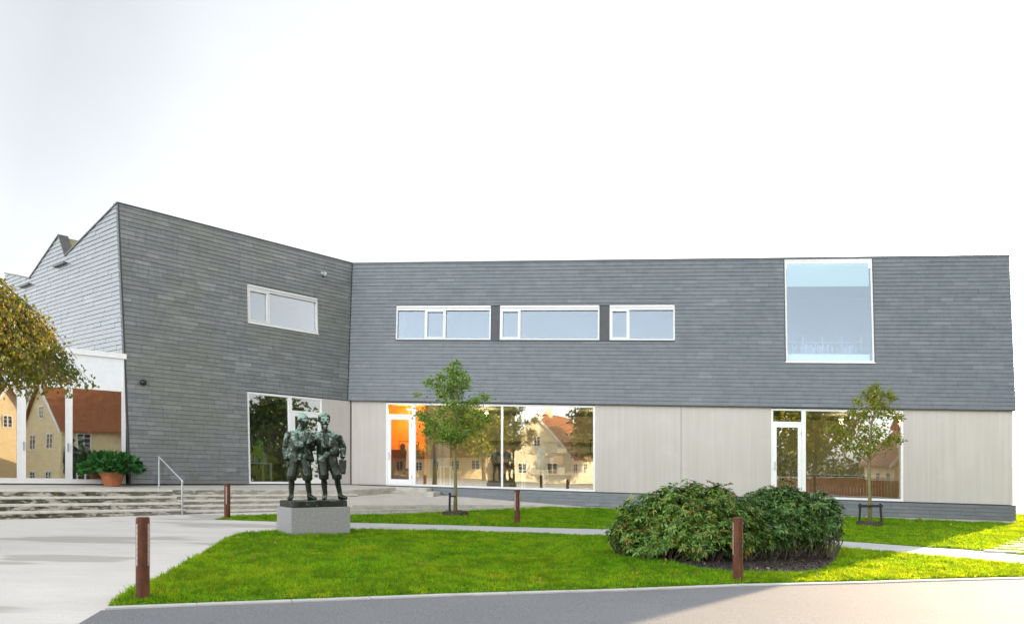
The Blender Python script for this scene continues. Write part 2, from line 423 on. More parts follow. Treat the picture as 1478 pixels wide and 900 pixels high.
bld = thing('museum_building', 'long two storey building clad in grey slate over pale concrete, with sawtooth roof at left', 'building', W(C0.x, C0.y, FLOOR))

# --- openings, read off as (u, z) rectangles on their wall planes
def rect_on(pl, x0, y0, x1, y1, off=0):
    """px corners: top-left and bottom-right"""
    ua, za = pl.uz(x0, y0, off); ub, zb = pl.uz(x1, y1, off); return [ua, ub, zb, za]
def hole(r): return [(r[0], r[2]), (r[1], r[2]), (r[1], r[3]), (r[0], r[3])]
wA = rect_on(main, 572.5, 441, 708, 490); wB = rect_on(main, 722, 441, 865, 490.5); wC = rect_on(main, 880, 439.5, 974, 491)
zlo = (wA[2]+wB[2]+wC[2])/3; zhi = (wA[3]+wB[3]+wC[3])/3
for w in (wA, wB, wC): w[2], w[3] = zlo, zhi
band = [wA[0], wC[1], zlo, zhi]
wBig = rect_on(main, 1132, 371.5, 1262, 523); wBig[3] = TOP-.045
wL = rect_on(left, 357.5, 411, 458.5, 479)
ul, zl1 = left.uz(357, 437); ur, zr1 = left.uz(458.5, 456)
_, za = left.uz(355, 409); _, zb = left.uz(457, 430); _, zc = left.uz(359, 465); _, zd = left.uz(460, 481)
wL = [ul, ur, (zc+zd)/2, (za+zb)/2]
u358, _ = left.uz(358, 640); u465, _ = leftv.uz(465, 640)
W1 = [u358, u465, FLOOR+.01, EAVE-.01]

# --- slate cladding
uc_b, uc_t = cross_u(left, main, EAVE), cross_u(left, main, TOP)
uc_0 = cross_u(left, main, FLOOR)
regL = [(cross_u(left, gable, FLOOR), FLOOR), (uc_0, FLOOR), (uc_t, TOP), (cross_u(left, gable, TOP), TOP)]
holesL = [hole(wL), [(u358, FLOOR-1), (u358+12, FLOOR-1), (u358+12, EAVE), (u358, EAVE)]]
um_b, um_t = cross_u(main, left, EAVE), cross_u(main, left, TOP)
regM = [(um_b, EAVE), (LEN+.05, EAVE), (LEN+.03, TOP), (um_t, TOP)]
holesM = [hole(band), hole(wBig)]
obj('slate_cladding', slates(left, regL, holesL, 3), M_slate_moss, bld, label='mossy slate wall with a single upper window')
obj('slate_cladding', slates(main, regM, holesM, 5), M_slate, bld, label='bluish slate wall with a band of upper windows')
obj('wall_core', backing(left, regL, holesL), M_back, bld); obj('wall_core', backing(main, regM, holesM), M_back, bld)
# gable end with sawtooth outline
GT = 10.9; saw = [(0, TOP), (4.6, 6.87), (5.13, 7.68), (8.16, 6.57), (10.9, 7.14)]
gx0 = 0.0
LOBZ = 3.04
regG = [(cross_u(gable, left, LOBZ), LOBZ), (GT, LOBZ), (GT, TOP+.01), (cross_u(gable, left, TOP), TOP+.01)]
saw[0] = (cross_u(gable, left, TOP), TOP)
holesG = [[(saw[0][0], TOP), (saw[1][0], saw[1][1]), (saw[2][0], saw[2][1]), (saw[2][0], TOP+.5), (saw[0][0], TOP+.5)],
          [(saw[2][0], saw[2][1]), (saw[3][0], saw[3][1]), (GT+.01, saw[4][1]), (GT+.01, TOP+.5), (saw[2][0], TOP+.5)]]
# cut the two notches as triangles/quads that are convex
holesG = [[saw[0], saw[1], (saw[1][0], TOP+.5), (saw[0][0], TOP+.5)], [saw[1], saw[2], (saw[2][0], TOP+.5), (saw[1][0], TOP+.5)],
          [saw[2], saw[3], (saw[3][0], TOP+.5), (saw[2][0], TOP+.5)], [saw[3], saw[4], (saw[4][0]+.01, TOP+.5), (saw[3][0], TOP+.5)]]
obj('slate_cladding', slates(gable, regG, holesG, 8), M_slate_sheen, bld, label='pale shining slate gable with a sawtooth top')
obj('wall_core', backing(gable, regG, holesG), M_back, bld)
# sawtooth roof, extruded along the wing
bm = BM()
for a, b in zip(saw, saw[1:]):
    pts = []
    for (t, z) in (a, b):
        z -= .03
        p0 = gable.flat(t, z); p1 = p0 + LD*13.5
        pts.append((W(p0.x, p0.y, z), W(p1.x, p1.y, z)))
    v = [bm.verts.new(q) for q in (pts[0][0], pts[0][1], pts[1][1], pts[1][0])]; bm.faces.new(v)
    w = [bm.verts.new(q.co-Vector((0, 0, .2))) for q in v]; bm.faces.new(list(reversed(w)))
    for i in range(4): bm.faces.new((v[i], w[i], w[(i+1) % 4], v[(i+1) % 4]))
obj('roof', bm, plain('mossy_roof', (.13, .13, .075), .8, 0, .3, 2), bld, label='sawtooth roof')
bm = BM()
pbox(bm, main, um_t, LEN, TOP-.5, TOP-.3, -.3, -9)
obj('roof', bm, M_zinc, bld, label='flat roof')
# closing walls at the back and right
bm = BM()
pbox(bm, mainv, 2, LEN, -1.7, TOP-.1, -9, -9.25)                        # back
obj('rear_wall', bm, M_back, bld)
bm = BM()
hexa(bm, [mainv.P(LEN-.3, EAVE, -.2), mainv.P(LEN+.03, EAVE, -.2), mainv.P(LEN+.03, EAVE, -9), mainv.P(LEN-.3, EAVE, -9),
          main.P(LEN-.3, TOP-.02, -.28), main.P(LEN+.01, TOP-.02, -.28), mainv.P(LEN+.01, TOP-.02, -9), mainv.P(LEN-.3, TOP-.02, -9)])
obj('end_wall', bm, M_slate, bld)
bm = BM(); pbox(bm, mainv, LEN-.3, LEN, -.9, EAVE, -.31, -9)
obj('end_wall', bm, M_conc, bld)
bm = BM()
p = gable
for a in (0,):
    q = Plane(gable.flat(GT, 0), LD, GD, lambda z: 0); pbox(bm, q, .0, 13.5, -1.6, 6.5, 0, .2)
    q = Plane(gable.flat(0, 0)+LD*13.5, GD, LD, lambda z: 0); pbox(bm, q, .5, GT, -1.6, 6.4, 0, .2)
obj('rear_wall', bm, M_back, bld)
# flashings
bm = BM(); pbox(bm, main, um_t-.0, LEN+.05, TOP, TOP+.045, -.3, .035); obj('parapet_cap', bm, M_zinc, bld)
bm = BM(); pbox(bm, left, cross_u(left, gable, TOP)-.02, uc_t, TOP, TOP+.045, -.3, .035); obj('parapet_cap', bm, M_zinc, bld)
bm = BM()
for a, b in zip(saw, saw[1:]):
    hexa(bm, [gable.P(a[0], a[1], -.3), gable.P(b[0], b[1], -.3), gable.P(b[0], b[1], .04), gable.P(a[0], a[1], .04),
              gable.P(a[0], a[1]+.045, -.3), gable.P(b[0], b[1]+.045, -.3), gable.P(b[0], b[1]+.045, .04), gable.P(a[0], a[1]+.045, .04)])
obj('verge_cap', bm, M_zinc, bld)
for zz, uu in ((6.72, 4.75), (6.45, 8.3)):
    bm = BM(); pbox(bm, gable, uu-.3, uu+.75, zz-.12, zz-.07, .02, .12); obj('gutter_spout', bm, M_zinc, bld)
bm = BM()
q0 = [(cross_u(left, gable, z), z) for z in (FLOOR, TOP)]
hexa(bm, [left.P(q0[0][0]-.02, FLOOR, .03), left.P(q0[0][0]+.03, FLOOR, .03), left.P(q0[0][0]+.03, FLOOR, -.1), left.P(q0[0][0]-.02, FLOOR, -.1),
          left.P(q0[1][0]-.02, TOP, .03), left.P(q0[1][0]+.03, TOP, .03), left.P(q0[1][0]+.03, TOP, -.1), left.P(q0[1][0]-.02, TOP, -.1)])
obj('corner_trim', bm, M_dark, bld)
bm = BM()
hexa(bm, [left.P(uc_b-.05, EAVE, .03), left.P(uc_b, EAVE, .01), left.P(uc_b, EAVE, -.1), left.P(uc_b-.05, EAVE, -.1),
          left.P(uc_t-.05, TOP, .03), left.P(uc_t, TOP, .01), left.P(uc_t, TOP, -.1), left.P(uc_t-.05, TOP, -.1)])
obj('corner_trim', bm, M_dark, bld)
bm = BM(); pbox(bm, main, um_b, LEN+.05, EAVE-.03, EAVE, -.22, .01); pbox(bm, left, u358, uc_b, EAVE-.03, EAVE, -.1, .008); obj('drip_edge', bm, M_dark, bld)

# --- ground floor: concrete panels, plinth
dr = rect_on(mainv, 557, 581, 597, 697); w2 = rect_on(mainv, 597, 582, 859, 704); w4 = rect_on(mainv, 1113, 589, 1304, 718.5)
for w in (dr, w2, w4): w[2], w[3] = FLOOR, EAVE-.06
uj = mainv.uz(983, 640)[0]
def cpanel(pl, u0, u1, z0=FLOOR, z1=EAVE+.05):
    bm = BM(); pbox(bm, pl, u0+.006, u1-.006, z0, z1, 0, -.3); return obj('concrete_wall', bm, M_conc, bld)
ucv = cross_u(leftv, mainv, 0)
cpanel(leftv, u465+.002, ucv, FLOOR); cpanel(mainv, 0.0, dr[0], FLOOR)
cpanel(mainv, w2[1], uj, FLOOR); cpanel(mainv, uj, w4[0]); cpanel(mainv, w4[1], LEN)
for a, b in ((dr[0], w2[1]), (w4[0], w4[1])):
    bm = BM(); pbox(bm, mainv, a, b, EAVE-.06, EAVE+.05, -.02, -.3); obj('lintel', bm, M_dark, bld)
bm = BM(); pbox(bm, leftv, u358, u465, EAVE-.0, EAVE+.05, -.1, -.3); obj('lintel', bm, M_dark, bld)
u_pl = mainv.uz(618, 705)[0]
plp = Plane(C0, MD, (-.1504, -.9886), lambda z: 0)
bm = slates(plp, [(u_pl, -1.42), (LEN+.06, -1.42), (LEN+.06, FLOOR-.02), (u_pl, FLOOR-.02)], [], 12, .13)
for v in bm.verts: v.co += Vector((plp.n.x*.07, plp.n.y*.07, 0))
obj('slate_plinth', bm, M_slate, bld)
bm = BM(); pbox(bm, mainv, .3, LEN+.03, -1.42, FLOOR-.03, .05, -.3); obj('plinth_core', bm, M_back, bld)
bm = BM(); pbox(bm, mainv, .3, LEN+.04, FLOOR-.03, FLOOR-.006, .095, -.3); obj('plinth_cap', bm, M_dark, bld)
bm = BM(); pbox(bm, mainv, .3, LEN+.0, -1.9, -1.42, .03, -.3); obj('foundation_strip', bm, M_conc, bld)

# --- windows and doors
def frame(pl, r, o, cols=(), rows=None, fw=.06, depth=.10, name='window', label=None, glass=M_glass, sash=(), top_bar=0, parent=bld, gl_off=.045):
    """r=[u0,u1,z0,z1]; cols: inner post positions; rows: {column index: [z of transoms]}; sash: columns with a second inner frame"""
    u0, u1, z0, z1 = r; rows = rows or {}
    bm = BM(); pbox(bm, pl, u0, u1, z0, z0+fw, o, o-depth); pbox(bm, pl, u0, u1, z1-fw-top_bar, z1, o, o-depth)
    zi0, zi1 = z0+fw, z1-fw-top_bar
    edges = [u0+fw/2] + list(cols) + [u1-fw/2]
    for k, e in enumerate(edges):
        hw = fw/2
        pbox(bm, pl, e-hw, e+hw, zi0, zi1, o-.002, o-depth)
    panes = []
    for k in range(len(edges)-1):
        a, b = edges[k]+fw/2, edges[k+1]-fw/2
        cuts = [zi0]
        for zz in rows.get(k, []):
            pbox(bm, pl, a, b, zz-fw/2, zz+fw/2, o-.004, o-depth); panes.append((a, b, cuts[-1], zz-fw/2, k)); cuts.append(zz+fw/2)
        panes.append((a, b, cuts[-1], zi1, k))
    fm = M_white if glass in (M_glass, M_glass_clear) else M_framegrey
    w = obj(name, bm, fm, parent, label=label)
    for (a, b, c, d, k) in panes:
        if k in sash and c == zi0:
            s = .055; bm = BM()
            pbox(bm, pl, a+.004, b-.004, c+.004, c+s, o+.006, o-depth+.02); pbox(bm, pl, a+.004, b-.004, d-s, d-.004, o+.006, o-depth+.02)
            pbox(bm, pl, a+.004, a+s, c+s, d-s, o+.004, o-depth+.02); pbox(bm, pl, b-s, b-.004, c+s, d-s, o+.004, o-depth+.02)
            obj('sash', bm, fm, w); a, b, c, d = a+s, b-s, c+s, d-s
        bm = BM(); pbox(bm, pl, a, b, c, d, o-gl_off, o-gl_off-.008); obj('pane', bm, glass, w)
    return w
def ux(pl, px, py=640): return pl.uz(px, py)[0]
# upper band
for w, cols, sh in ((wA, (614, 642.5), (1,)), (wB, (750.5,), (0,)), (wC, (907.5,), (0,))):
    frame(main, w, .01, [ux(main, x, 466) for x in cols], fw=.05, glass=M_glass_up, sash=sh, top_bar=.14, gl_off=.08)
    bm = BM(); pbox(bm, main, w[0], w[1], w[3]+.0, w[3]+.03, .03, -.12); obj('window_flashing', bm, M_dark, bld)
    bm = BM(); pbox(bm, main, w[0]+.02, w[1]-.02, w[3]-.095, w[3]-.012, .04, .012); obj('blind_box', bm, M_framegrey, bld)
for a, b in ((wA[1], wB[0]), (wB[1], wC[0])):
    bm = BM(); pbox(bm, main, a, b, zlo, zhi, -.03, -.1); obj('black_infill_panel', bm, M_dark, bld)
bm = BM(); pbox(bm, main, band[0], band[1], zlo-.04, zlo-.005, .05, -.1); obj('window_sill', bm, M_dark, bld)
frame(main, wBig, .02, [], fw=.055, glass=M_glass_up)
for a, b, c, d in ((wBig[0]-.028, wBig[0]-.003, wBig[2], wBig[3]), (wBig[1]+.003, wBig[1]+.028, wBig[2], wBig[3])):
    bm = BM(); pbox(bm, main, a, b, c, d, .034, -.1); obj('window_flashing', bm, M_dark, bld)
bm = BM(); pbox(bm, main, wBig[0]-.03, wBig[1]+.03, wBig[2]-.03, wBig[2]-.004, .05, -.1); obj('window_sill', bm, M_white, bld)
bm = BM(); pbox(bm, main, wBig[0]+.09, wBig[1]-.09, wBig[3]-.98, wBig[3]-.09, -.10, -.11); obj('roller_blind', bm, plain('pale_blind', (.52, .56, .46), .8, 0, .01), bld)
bm = BM(); pbox(bm, main, wBig[0]+.09, wBig[1]-.09, wBig[2]+.09, wBig[2]+.32, -.2, -.6); obj('window_bench', bm, M_white, bld)
frame(left, wL, .01, [ux(left, 388.5, 445)], fw=.05, glass=M_glass_side, sash=(0,), top_bar=.12, gl_off=.08)
bm = BM(); pbox(bm, left, wL[0]+.02, wL[1]-.02, wL[3]-.09, wL[3]-.012, .04, .012); obj('blind_box', bm, M_framegrey, bld)
bm = BM(); pbox(bm, left, wL[0], wL[1], wL[2]-.04, wL[2]-.005, .05, -.1); obj('window_sill', bm, M_white, bld)
bm = BM(); pbox(bm, left, wL[0], wL[1], wL[3], wL[3]+.025, .03, -.1); obj('window_flashing', bm, M_dark, bld)
# ground floor
zt = mainv.uz(577, 600)[1]
def door_leaf(pl, u0, u1, z0, z1, o, handle_side=1, glass=None):
    s = .13; bm = BM()
    pbox(bm, pl, u0, u1, z0, z0+.2, o, o-.06); pbox(bm, pl, u0, u1, z1-s, z1, o, o-.06)
    pbox(bm, pl, u0, u0+s, z0+.2, z1-s, o-.002, o-.06); pbox(bm, pl, u1-s, u1, z0+.2, z1-s, o-.002, o-.06)
    d = obj('door', bm, M_white, bld)
    bm = BM(); pbox(bm, pl, u0+s, u1-s, z0+.2, z1-s, o-.03, o-.038); obj('pane', bm, glass or M_glass, d)
    uh = u0+.065 if handle_side < 0 else u1-.065
    bm = BM(); pbox(bm, pl, uh-.015, uh+.015, z0+.95, z0+1.25, o+.03, o+.05); pbox(bm, pl, uh-.01, uh+.01, z0+.98, z0+1.0, o, o+.03); pbox(bm, pl, uh-.01, uh+.01, z0+1.2, z0+1.22, o, o+.03)
    obj('handle', bm, M_galv, d)
    for zz in (z0+.3, z1-.35):
        bm = BM(); v = u1-.015 if handle_side < 0 else u0+.015
        pbox(bm, pl, v-.012, v+.012, zz-.06, zz+.06, o, o+.02); obj('hinge', bm, M_galv, d)
# door 1 (orange room)
u0, u1 = dr[0], dr[1]
frame(mainv, [u0, u1, zt, dr[3]], -.0, fw=.07, glass=M_glass_clear)
bm = BM(); pbox(bm, mainv, u0, u0+.06, FLOOR, zt, 0, -.1); pbox(bm, mainv, u1-.06, u1, FLOOR, zt, 0, -.1); pbox(bm, mainv, u0+.06, u1-.06, FLOOR, FLOOR+.04, 0, -.1); obj('door_frame', bm, M_white, bld)
door_leaf(mainv, u0+.065, u1-.065, FLOOR+.045, zt-.004, -.01, -1, M_glass_clear)
frame(mainv, [w2[0], w2[1], FLOOR, w2[3]], 0, [ux(mainv, 724.5)], fw=.075)
ud = ux(mainv, 1160); zt4 = mainv.uz(1136, 611)[1]
frame(mainv, [ud, w4[1], FLOOR, w4[3]], 0, [], fw=.075)
frame(mainv, [w4[0], ud, zt4, w4[3]], 0, [], fw=.07)
bm = BM(); pbox(bm, mainv, w4[0], w4[0]+.06, FLOOR, zt4, 0, -.1); pbox(bm, mainv, ud-.06, ud, FLOOR, zt4, 0, -.1); pbox(bm, mainv, w4[0]+.06, ud-.06, FLOOR, FLOOR+.04, 0, -.1); obj('door_frame', bm, M_white, bld)
door_leaf(mainv, w4[0]+.065, ud-.065, FLOOR+.045, zt4-.004, -.01, -1)
# left wing shop window with a door
um = ux(left, 420.5); zt1 = left.uz(442, 596)[1]
frame(left, [u358+.005, um, FLOOR+.01, EAVE-.04], -.01, [], fw=.075)
frame(left, [um, u465, zt1, EAVE-.04], -.01, [], fw=.07)
bm = BM(); pbox(bm, left, um, um+.06, FLOOR+.01, zt1, -.01, -.1); pbox(bm, left, u465-.06, u465, FLOOR+.01, zt1, -.01, -.1); obj('door_frame', bm, M_white, bld)
door_leaf(left, um+.065, u465-.065, FLOOR+.02, zt1-.004, -.02, -1)

# --- rooms behind the glass
def room(pl, u0, u1, z0, z1, d0, d1, wall=M_intwall, floor=M_intfloor, ceil=M_ceil, t=.15):
    bm = BM(); pbox(bm, pl, u0, u1, z0-t, z0, d0, d1); obj('interior_floor', bm, floor, bld)
    bm = BM(); pbox(bm, pl, u0, u1, z1, z1+t, d0, d1); obj('interior_ceiling', bm, ceil, bld)
    bm = BM(); pbox(bm, pl, u0, u1, z0, z1, d1, d1-t); pbox(bm, pl, u0-t, u0, z0, z1, d0, d1-t); pbox(bm, pl, u1, u1+t, z0, z1, d0, d1-t)
    obj('interior_wall', bm, wall, bld)
u_or = dr[1]+.35
M_uproom = plain('upper_room_plaster', (.13, .15, .175), .7, 0, .05)
room(mainv, u_or+.2, uj, FLOOR, EAVE-.06, -.31, -6.5)
room(mainv, .9, u_or, FLOOR, EAVE-.06, -.31, -2.4, M_orange, M_intfloor, M_orange)
room(mainv, uj+.4, LEN-.5, FLOOR, EAVE-.06, -.31, -6.0)
room(main, 1.0, 14.0, 3.4, 6.6, -.3, -4, M_uproom, M_intfloor, M_uproom)
room(main, 14.6, 21.5, 2.75, 7.4, -.3, -4.5, M_uproom, M_intfloor, M_uproom)
room(left, u358-1.2, 8.2, FLOOR+.005, EAVE-.03, -.3, -5)
room(left, 3.6, 8.2, 3.2, 6.4, -.3, -3, M_uproom, M_intfloor, M_uproom)
bm = BM(); pbox(bm, mainv, .92, u_or-.02, FLOOR, .55, -2.2, -2.39); obj('brown_wainscot', bm, plain('dark_brown_boards', (.05, .022, .010), .6, 0, .25, 4), bld)
bm = BM(); pbox(bm, mainv, u_or-.06, u_or-.01, FLOOR, .55, -.5, -2.19); obj('brown_wainscot', bm, plain('dark_brown_side_boards', (.06, .028, .012), .6, 0, .25, 4), bld)
# bookcase behind the big upper window
bk = thing('bookcase', 'white bookcase with rows of books inside the large upper window', 'bookcase', main.P(wBig[0], wBig[2], -2))
bm = BM()
bu0, bu1, bz0 = wBig[0]+.15, wBig[1]-.1, wBig[2]+.05
for k in range(3): pbox(bm, mainv, bu0, bu1, bz0+.42*k, bz0+.42*k+.03, -1.3, -1.6)
for k in range(5): pbox(bm, mainv, bu0+(bu1-bu0)*k/4-.015, bu0+(bu1-bu0)*k/4+.015, bz0, bz0+1.1, -1.305, -1.595)
obj('shelf', bm, plain('grey_shelf', (.22, .24, .26), .6), bk)
rng = random.Random(4); bm = BM()
for k in range(2):
    u = bu0+.03
    while u < bu1-.08:
        w = rng.uniform(.03, .06); h = rng.uniform(.22, .36)
        pbox(bm, mainv, u, u+w*.95, bz0+.42*k+.031, bz0+.42*k+.03+h, -1.34, -1.55); u += w if rng.random() < .85 else w+.12
t = MT('book_spines', .6); t.base(t.ramp(t.rnd(), [(0, (.05, .08, .15)), (.3, (.2, .21, .23)), (.6, (.08, .13, .2)), (.8, (.25, .2, .17)), (1, (.35, .36, .38))]))
obj('books', bm, t.m, bk)

# ------------------------------------------------------------------ glass entrance at the left
LG = Vector((math.cos(R(42)), math.sin(R(42))))
lob = Plane(P0 + Vector((-.10, -.06)), -LG, (LG.y, -LG.x), lambda z: 0)    # u runs from the slate corner towards the left
def lu(px): return lob.uz(px, 640)[0]
zh = 2.06
cols = [lu(100), lu(31), lu(-38), lu(-107)]
lobby = obj('glazed_entrance', (lambda bm: (pbox(bm, lob, -.06, cols[-1], 3.0, LOBZ+.12, .03, -.12), bm)[1])(BM()), M_white, bld)
bm = BM()
edges = [0.0]+cols
for k, e in enumerate(edges):
    hw = .045 if k == 0 else .06 if k == 1 else .07
    pbox(bm, lob, e-hw, e+hw, FLOOR, 3.0, 0, -.12)
for a, b in zip(edges, edges[1:]):
    a += .046 if a == 0 else .06; b -= .06
    pbox(bm, lob, a, b, zh-.06, zh+.06, -.004, -.12); pbox(bm, lob, a, b, FLOOR, FLOOR+.11, -.004, -.12)
obj('frame', bm, M_white, lobby)
for k, (a, b) in enumerate(zip(edges, edges[1:])):
    a += .046 if k == 0 else .061 if k == 1 else .071; b -= .061 if k == 0 else .071
    bm = BM(); pbox(bm, lob, a, b, zh+.061, 2.999, -.03, -.05); obj('transom_panel', bm, M_whitepanel, lobby)
    bm = BM(); s = .025 if k == 0 else .04
    pbox(bm, lob, a, b, FLOOR+.112, FLOOR+.11+s, .01, -.05); pbox(bm, lob, a, b, zh-.06-s, zh-.062, .01, -.05)
    pbox(bm, lob, a, a+s, FLOOR+.11+s, zh-.06-s, .008, -.05); pbox(bm, lob, b-s, b, FLOOR+.11+s, zh-.06-s, .008, -.05)
    obj('sash', bm, M_white, lobby)
    bm = BM(); pbox(bm, lob, a+s, b-s, FLOOR+.11+s, zh-.06-s, -.02, -.028); obj('pane', bm, M_glass, lobby)
for px in (98, 34):
    bm = BM(); pbox(bm, lob, lu(px)-.012, lu(px)+.012, FLOOR+.95, FLOOR+1.2, .01, .06); obj('handle', bm, M_galv, lobby)
# lobby room
bm = BM(); pbox(bm, lob, -.5, cols[-1], LOBZ-.02, LOBZ+.1, -.13, -7); obj('lobby_roof', bm, M_zinc, bld)
bm = BM(); pbox(bm, lob, -.3, cols[-1], FLOOR-.1, FLOOR-.0, -.13, -7); obj('interior_floor', bm, M_intfloor, bld)
bm = BM(); pbox(bm, lob, -.8, cols[-1]+.3, FLOOR, LOBZ-.03, -6.0, -6.3); pbox(bm, lob, cols[-1], cols[-1]+.15, FLOOR, LOBZ-.03, -.13, -6); pbox(bm, lob, -.75, -.6, FLOOR, LOBZ-.03, -.4, -6); obj('interior_wall', bm, plain('lobby_plaster', (.42, .33, .16), .8), bld)

# ------------------------------------------------------------------ ground sheets
def grid_ground():
    xs = [-2500, -400, -60, -30, 0, 30, 60, 400, 2500]; ys = [-2500, -300, -60, -30, 0, 20, 45, 300, 2500]
    bm = BM(); v = [[bm.verts.new(GG(x, y, -.02)) for x in xs] for y in ys]
    for j in range(len(ys)-1):
        for i in range(len(xs)-1): bm.faces.new((v[j][i], v[j][i+1], v[j+1][i+1], v[j+1][i]))
    return bm
tag(obj('ground', grid_ground(), M_sand), kind='structure')
def sheet(name, pts, dz, m, depth=.05):
    bm = BM(); poly_prism(bm, [GG(x, y, dz) for x, y in pts], depth); o = obj(name, bm, m); o['kind'] = 'structure'; return o
gp = lambda px, py: gpt(px, py)[:2]
kerb_px = [(153, 876), (284, 871), (420, 866), (637, 857.6), (900, 850), (1060, 843.5), (1240, 839.5), (1315, 837), (1478, 833)]
kerb_xy = [gp(*p) for p in kerb_px]
kd = Vector(kerb_xy[-1])-Vector(kerb_xy[-3]); kd.normalize()
kerb_xy.append(tuple(Vector(kerb_xy[-1])+kd*12))
corner = Vector(gp(146, 880.5)); rd = (Vector(gp(113, 900))-corner).normalized()
kr = [Vector(p) for p in kerb_xy]
off = .16
kerb_out = [Vector((p.x+.02*0, p.y-off)) for p in kr]
road = [tuple(corner), *[tuple(p) for p in kerb_out[1:]], (45, kr[-1].y-off-1), (45, -6), tuple(corner+rd*14)]
sheet('road', road, .004, M_asph)
plaza = [tuple(corner), tuple(corner+rd*14), (-30, -7), (-30, 26), (-6, 32), (4, 30.3), (5, 24), *[tuple(p) for p in kr[3:0:-1]], tuple(kerb_out[0])]
sheet('plaza', plaza, -.003, M_plaza)
bm = BM()
kw = .13
cum = []
for a, b in zip(kr, kr[1:]):
    L = (b-a).length; n = max(1, round(L/1.0)); d = (b-a)/n
    nn = Vector((d.y, -d.x)).normalized()
    for i in range(n):
        p = a+d*i+d.normalized()*.006; q = a+d*(i+1)-d.normalized()*.006
        pts = [p+nn*off, q+nn*off, q+nn*(off-kw), p+nn*(off-kw)]
        hexa(bm, [GG(v.x, v.y, -.1) for v in pts]+[GG(v.x, v.y, .022) for v in pts])
tag(obj('kerb', bm, M_kerb), kind='structure')
path_top = [(310, 749), (398, 752), (503, 753.7), (637, 757), (772, 761), (880, 763.5), (1200, 779.5), (1271, 784.4), (1347, 790), (1382, 791.5), (1478, 800.4)]
path_bot = [(369, 769), (398, 767.5), (503, 765), (637, 767), (772, 771), (880, 774.5), (1204, 790.7), (1271, 796.7), (1302, 800), (1382, 806.5), (1478, 815.5)]
ext = lambda l: l + [(l[-1][0]+(l[-1][0]-l[-3][0])*.7, l[-1][1]+(l[-1][1]-l[-3][1])*.7)]
pt, pb = [gp(*p) for p in ext(path_top)], [gp(*p) for p in ext(path_bot)]
sheet('footpath', pb[1:] + pt[:0:-1], .004, M_path)
lawn_near = [gp(*p) for p in [(182, 856), (199, 848), (236, 831), (270, 812), (301, 794), (327, 778), (344, 772), (369, 769)]] + pb[1:] + [tuple(p+Vector((0, .05))) for p in reversed(kr)]
lawn_far_top = [(310, 749), (335, 746), (398, 743), (503, 742.6), (637, 740), (680, 738), (802, 732.4)]
lf = [gp(*p) for p in lawn_far_top]
fb = [plp.flat(u, 0, .02) for u in (12, 18, LEN, LEN+.1)]
lawn_far = [pt[0]] + pt[1:] + [(33, 24), (33, 31), (20, 33)] + [(fb[-1].x, fb[-1].y)] + [(p.x, p.y) for p in reversed(fb[:-1])] + list(reversed(lf[1:]))
sheet('lawn', lawn_near, .018, M_lawn); sheet('lawn', lawn_far, .018, M_lawn)
bed = [gp(*p) for p in [(893, 797), (930, 807), (1000, 820), (1060, 827), (1130, 829), (1190, 824), (1207, 809), (1200, 799), (1150, 793), (1050, 788), (930, 788)]]
sheet('planting_bed', bed, .028, M_soil)
# path of slabs set in the grass at the right
slab_polys = []; rng = random.Random(5); bm = BM()
a0, a1, b0, b1 = [Vector(gp(*p)) for p in ((1418, 797.5), (1478, 799), (1478, 778), (1520, 779))]
for k in range(7):
    t0, t1 = k/7+.02, (k+1)/7-.055
    e0, e1 = Vector(gp(1418, 797)), Vector(gp(1478, 776)); w = Vector((5, -1.0))
    p, q = e0.lerp(e1, t0), e0.lerp(e1, t1)
    pts = [p, p+w, q+w, q]
    slab_polys.append([tuple(v) for v in pts]); hexa(bm, [GG(v.x, v.y, -.02) for v in pts]+[GG(v.x, v.y, .045) for v in pts])
slab_poly = [tuple(v) for v in (e0, e0+w, e1+w, e1)]
o = tag(obj('paving_slabs', bm, M_path), kind='structure')

# ------------------------------------------------------------------ terrace, steps, ramp
SD = Vector((.736, .677)).normalized(); SN = Vector((SD.y, -SD.x))
E0 = Vector((-12.46, 20.8)); TZ = -.965
def sp(t, d): return E0+SD*t+SN*d
bm = BM()
ter = [sp(-8, 0), sp(9.6, 0), C0+MD*2.2-Vector((0, .05)), C0+Vector((-.5, 1)), P0+LD*4+GD*1.0, P0+GD*.6, P0-LG*9]
def TW(p): 
    d = (p-E0).dot(-SN); return W(p.x, p.y, TZ+clamp(d, 0, 5)*.016)
poly_prism(bm, [TW(p) for p in ter], .45)
bmesh.ops.triangulate(bm, faces=[f for f in bm.faces if len(f.verts) > 4])
tag(obj('terrace', bm, M_steps), kind='structure')
tr = 3.5
def flight(t0, t1, inset, nstep, rise, tread, label):
    bm = BM(); bt = BM(); rng = random.Random(int(t0*10)+5)
    for k in range(nstep):
        z1 = TZ-.004-rise*k - (.12 if k == 0 else 0)*0
        t = t0
        while t < t1-.01:
            L = min(rng.uniform(1.6, 2.4), t1-t)
            d0 = -inset-.6+k*tread; d1 = -inset+tread*k+ (0.0 if k else -.0)
            if k == 0: d0, d1 = -inset-.35, -inset+.015
            pts = [sp(t+.004, d1), sp(t+L-.004, d1), sp(t+L-.004, d0), sp(t+.004, d0)]
            zt_ = z1+(.008 if k == 0 else 0)
            hexa(bm, [W(p.x, p.y, -1.8) for p in pts]+[W(p.x, p.y, zt_-.05) for p in pts])
            q = [sp(t+.003, d1+.022), sp(t+L-.003, d1+.022), sp(t+L-.003, d0), sp(t+.003, d0)]
            hexa(bt, [W(p.x, p.y, zt_-.049) for p in q]+[W(p.x, p.y, zt_) for p in q])
            t += L
    o = thing('entrance_steps', label, 'steps', W(*sp((t0+t1)/2, 0), -1.6), 'concrete steps up to the terrace')
    obj('riser', bm, M_steps, o); obj('tread', bt, M_tread, o); return o
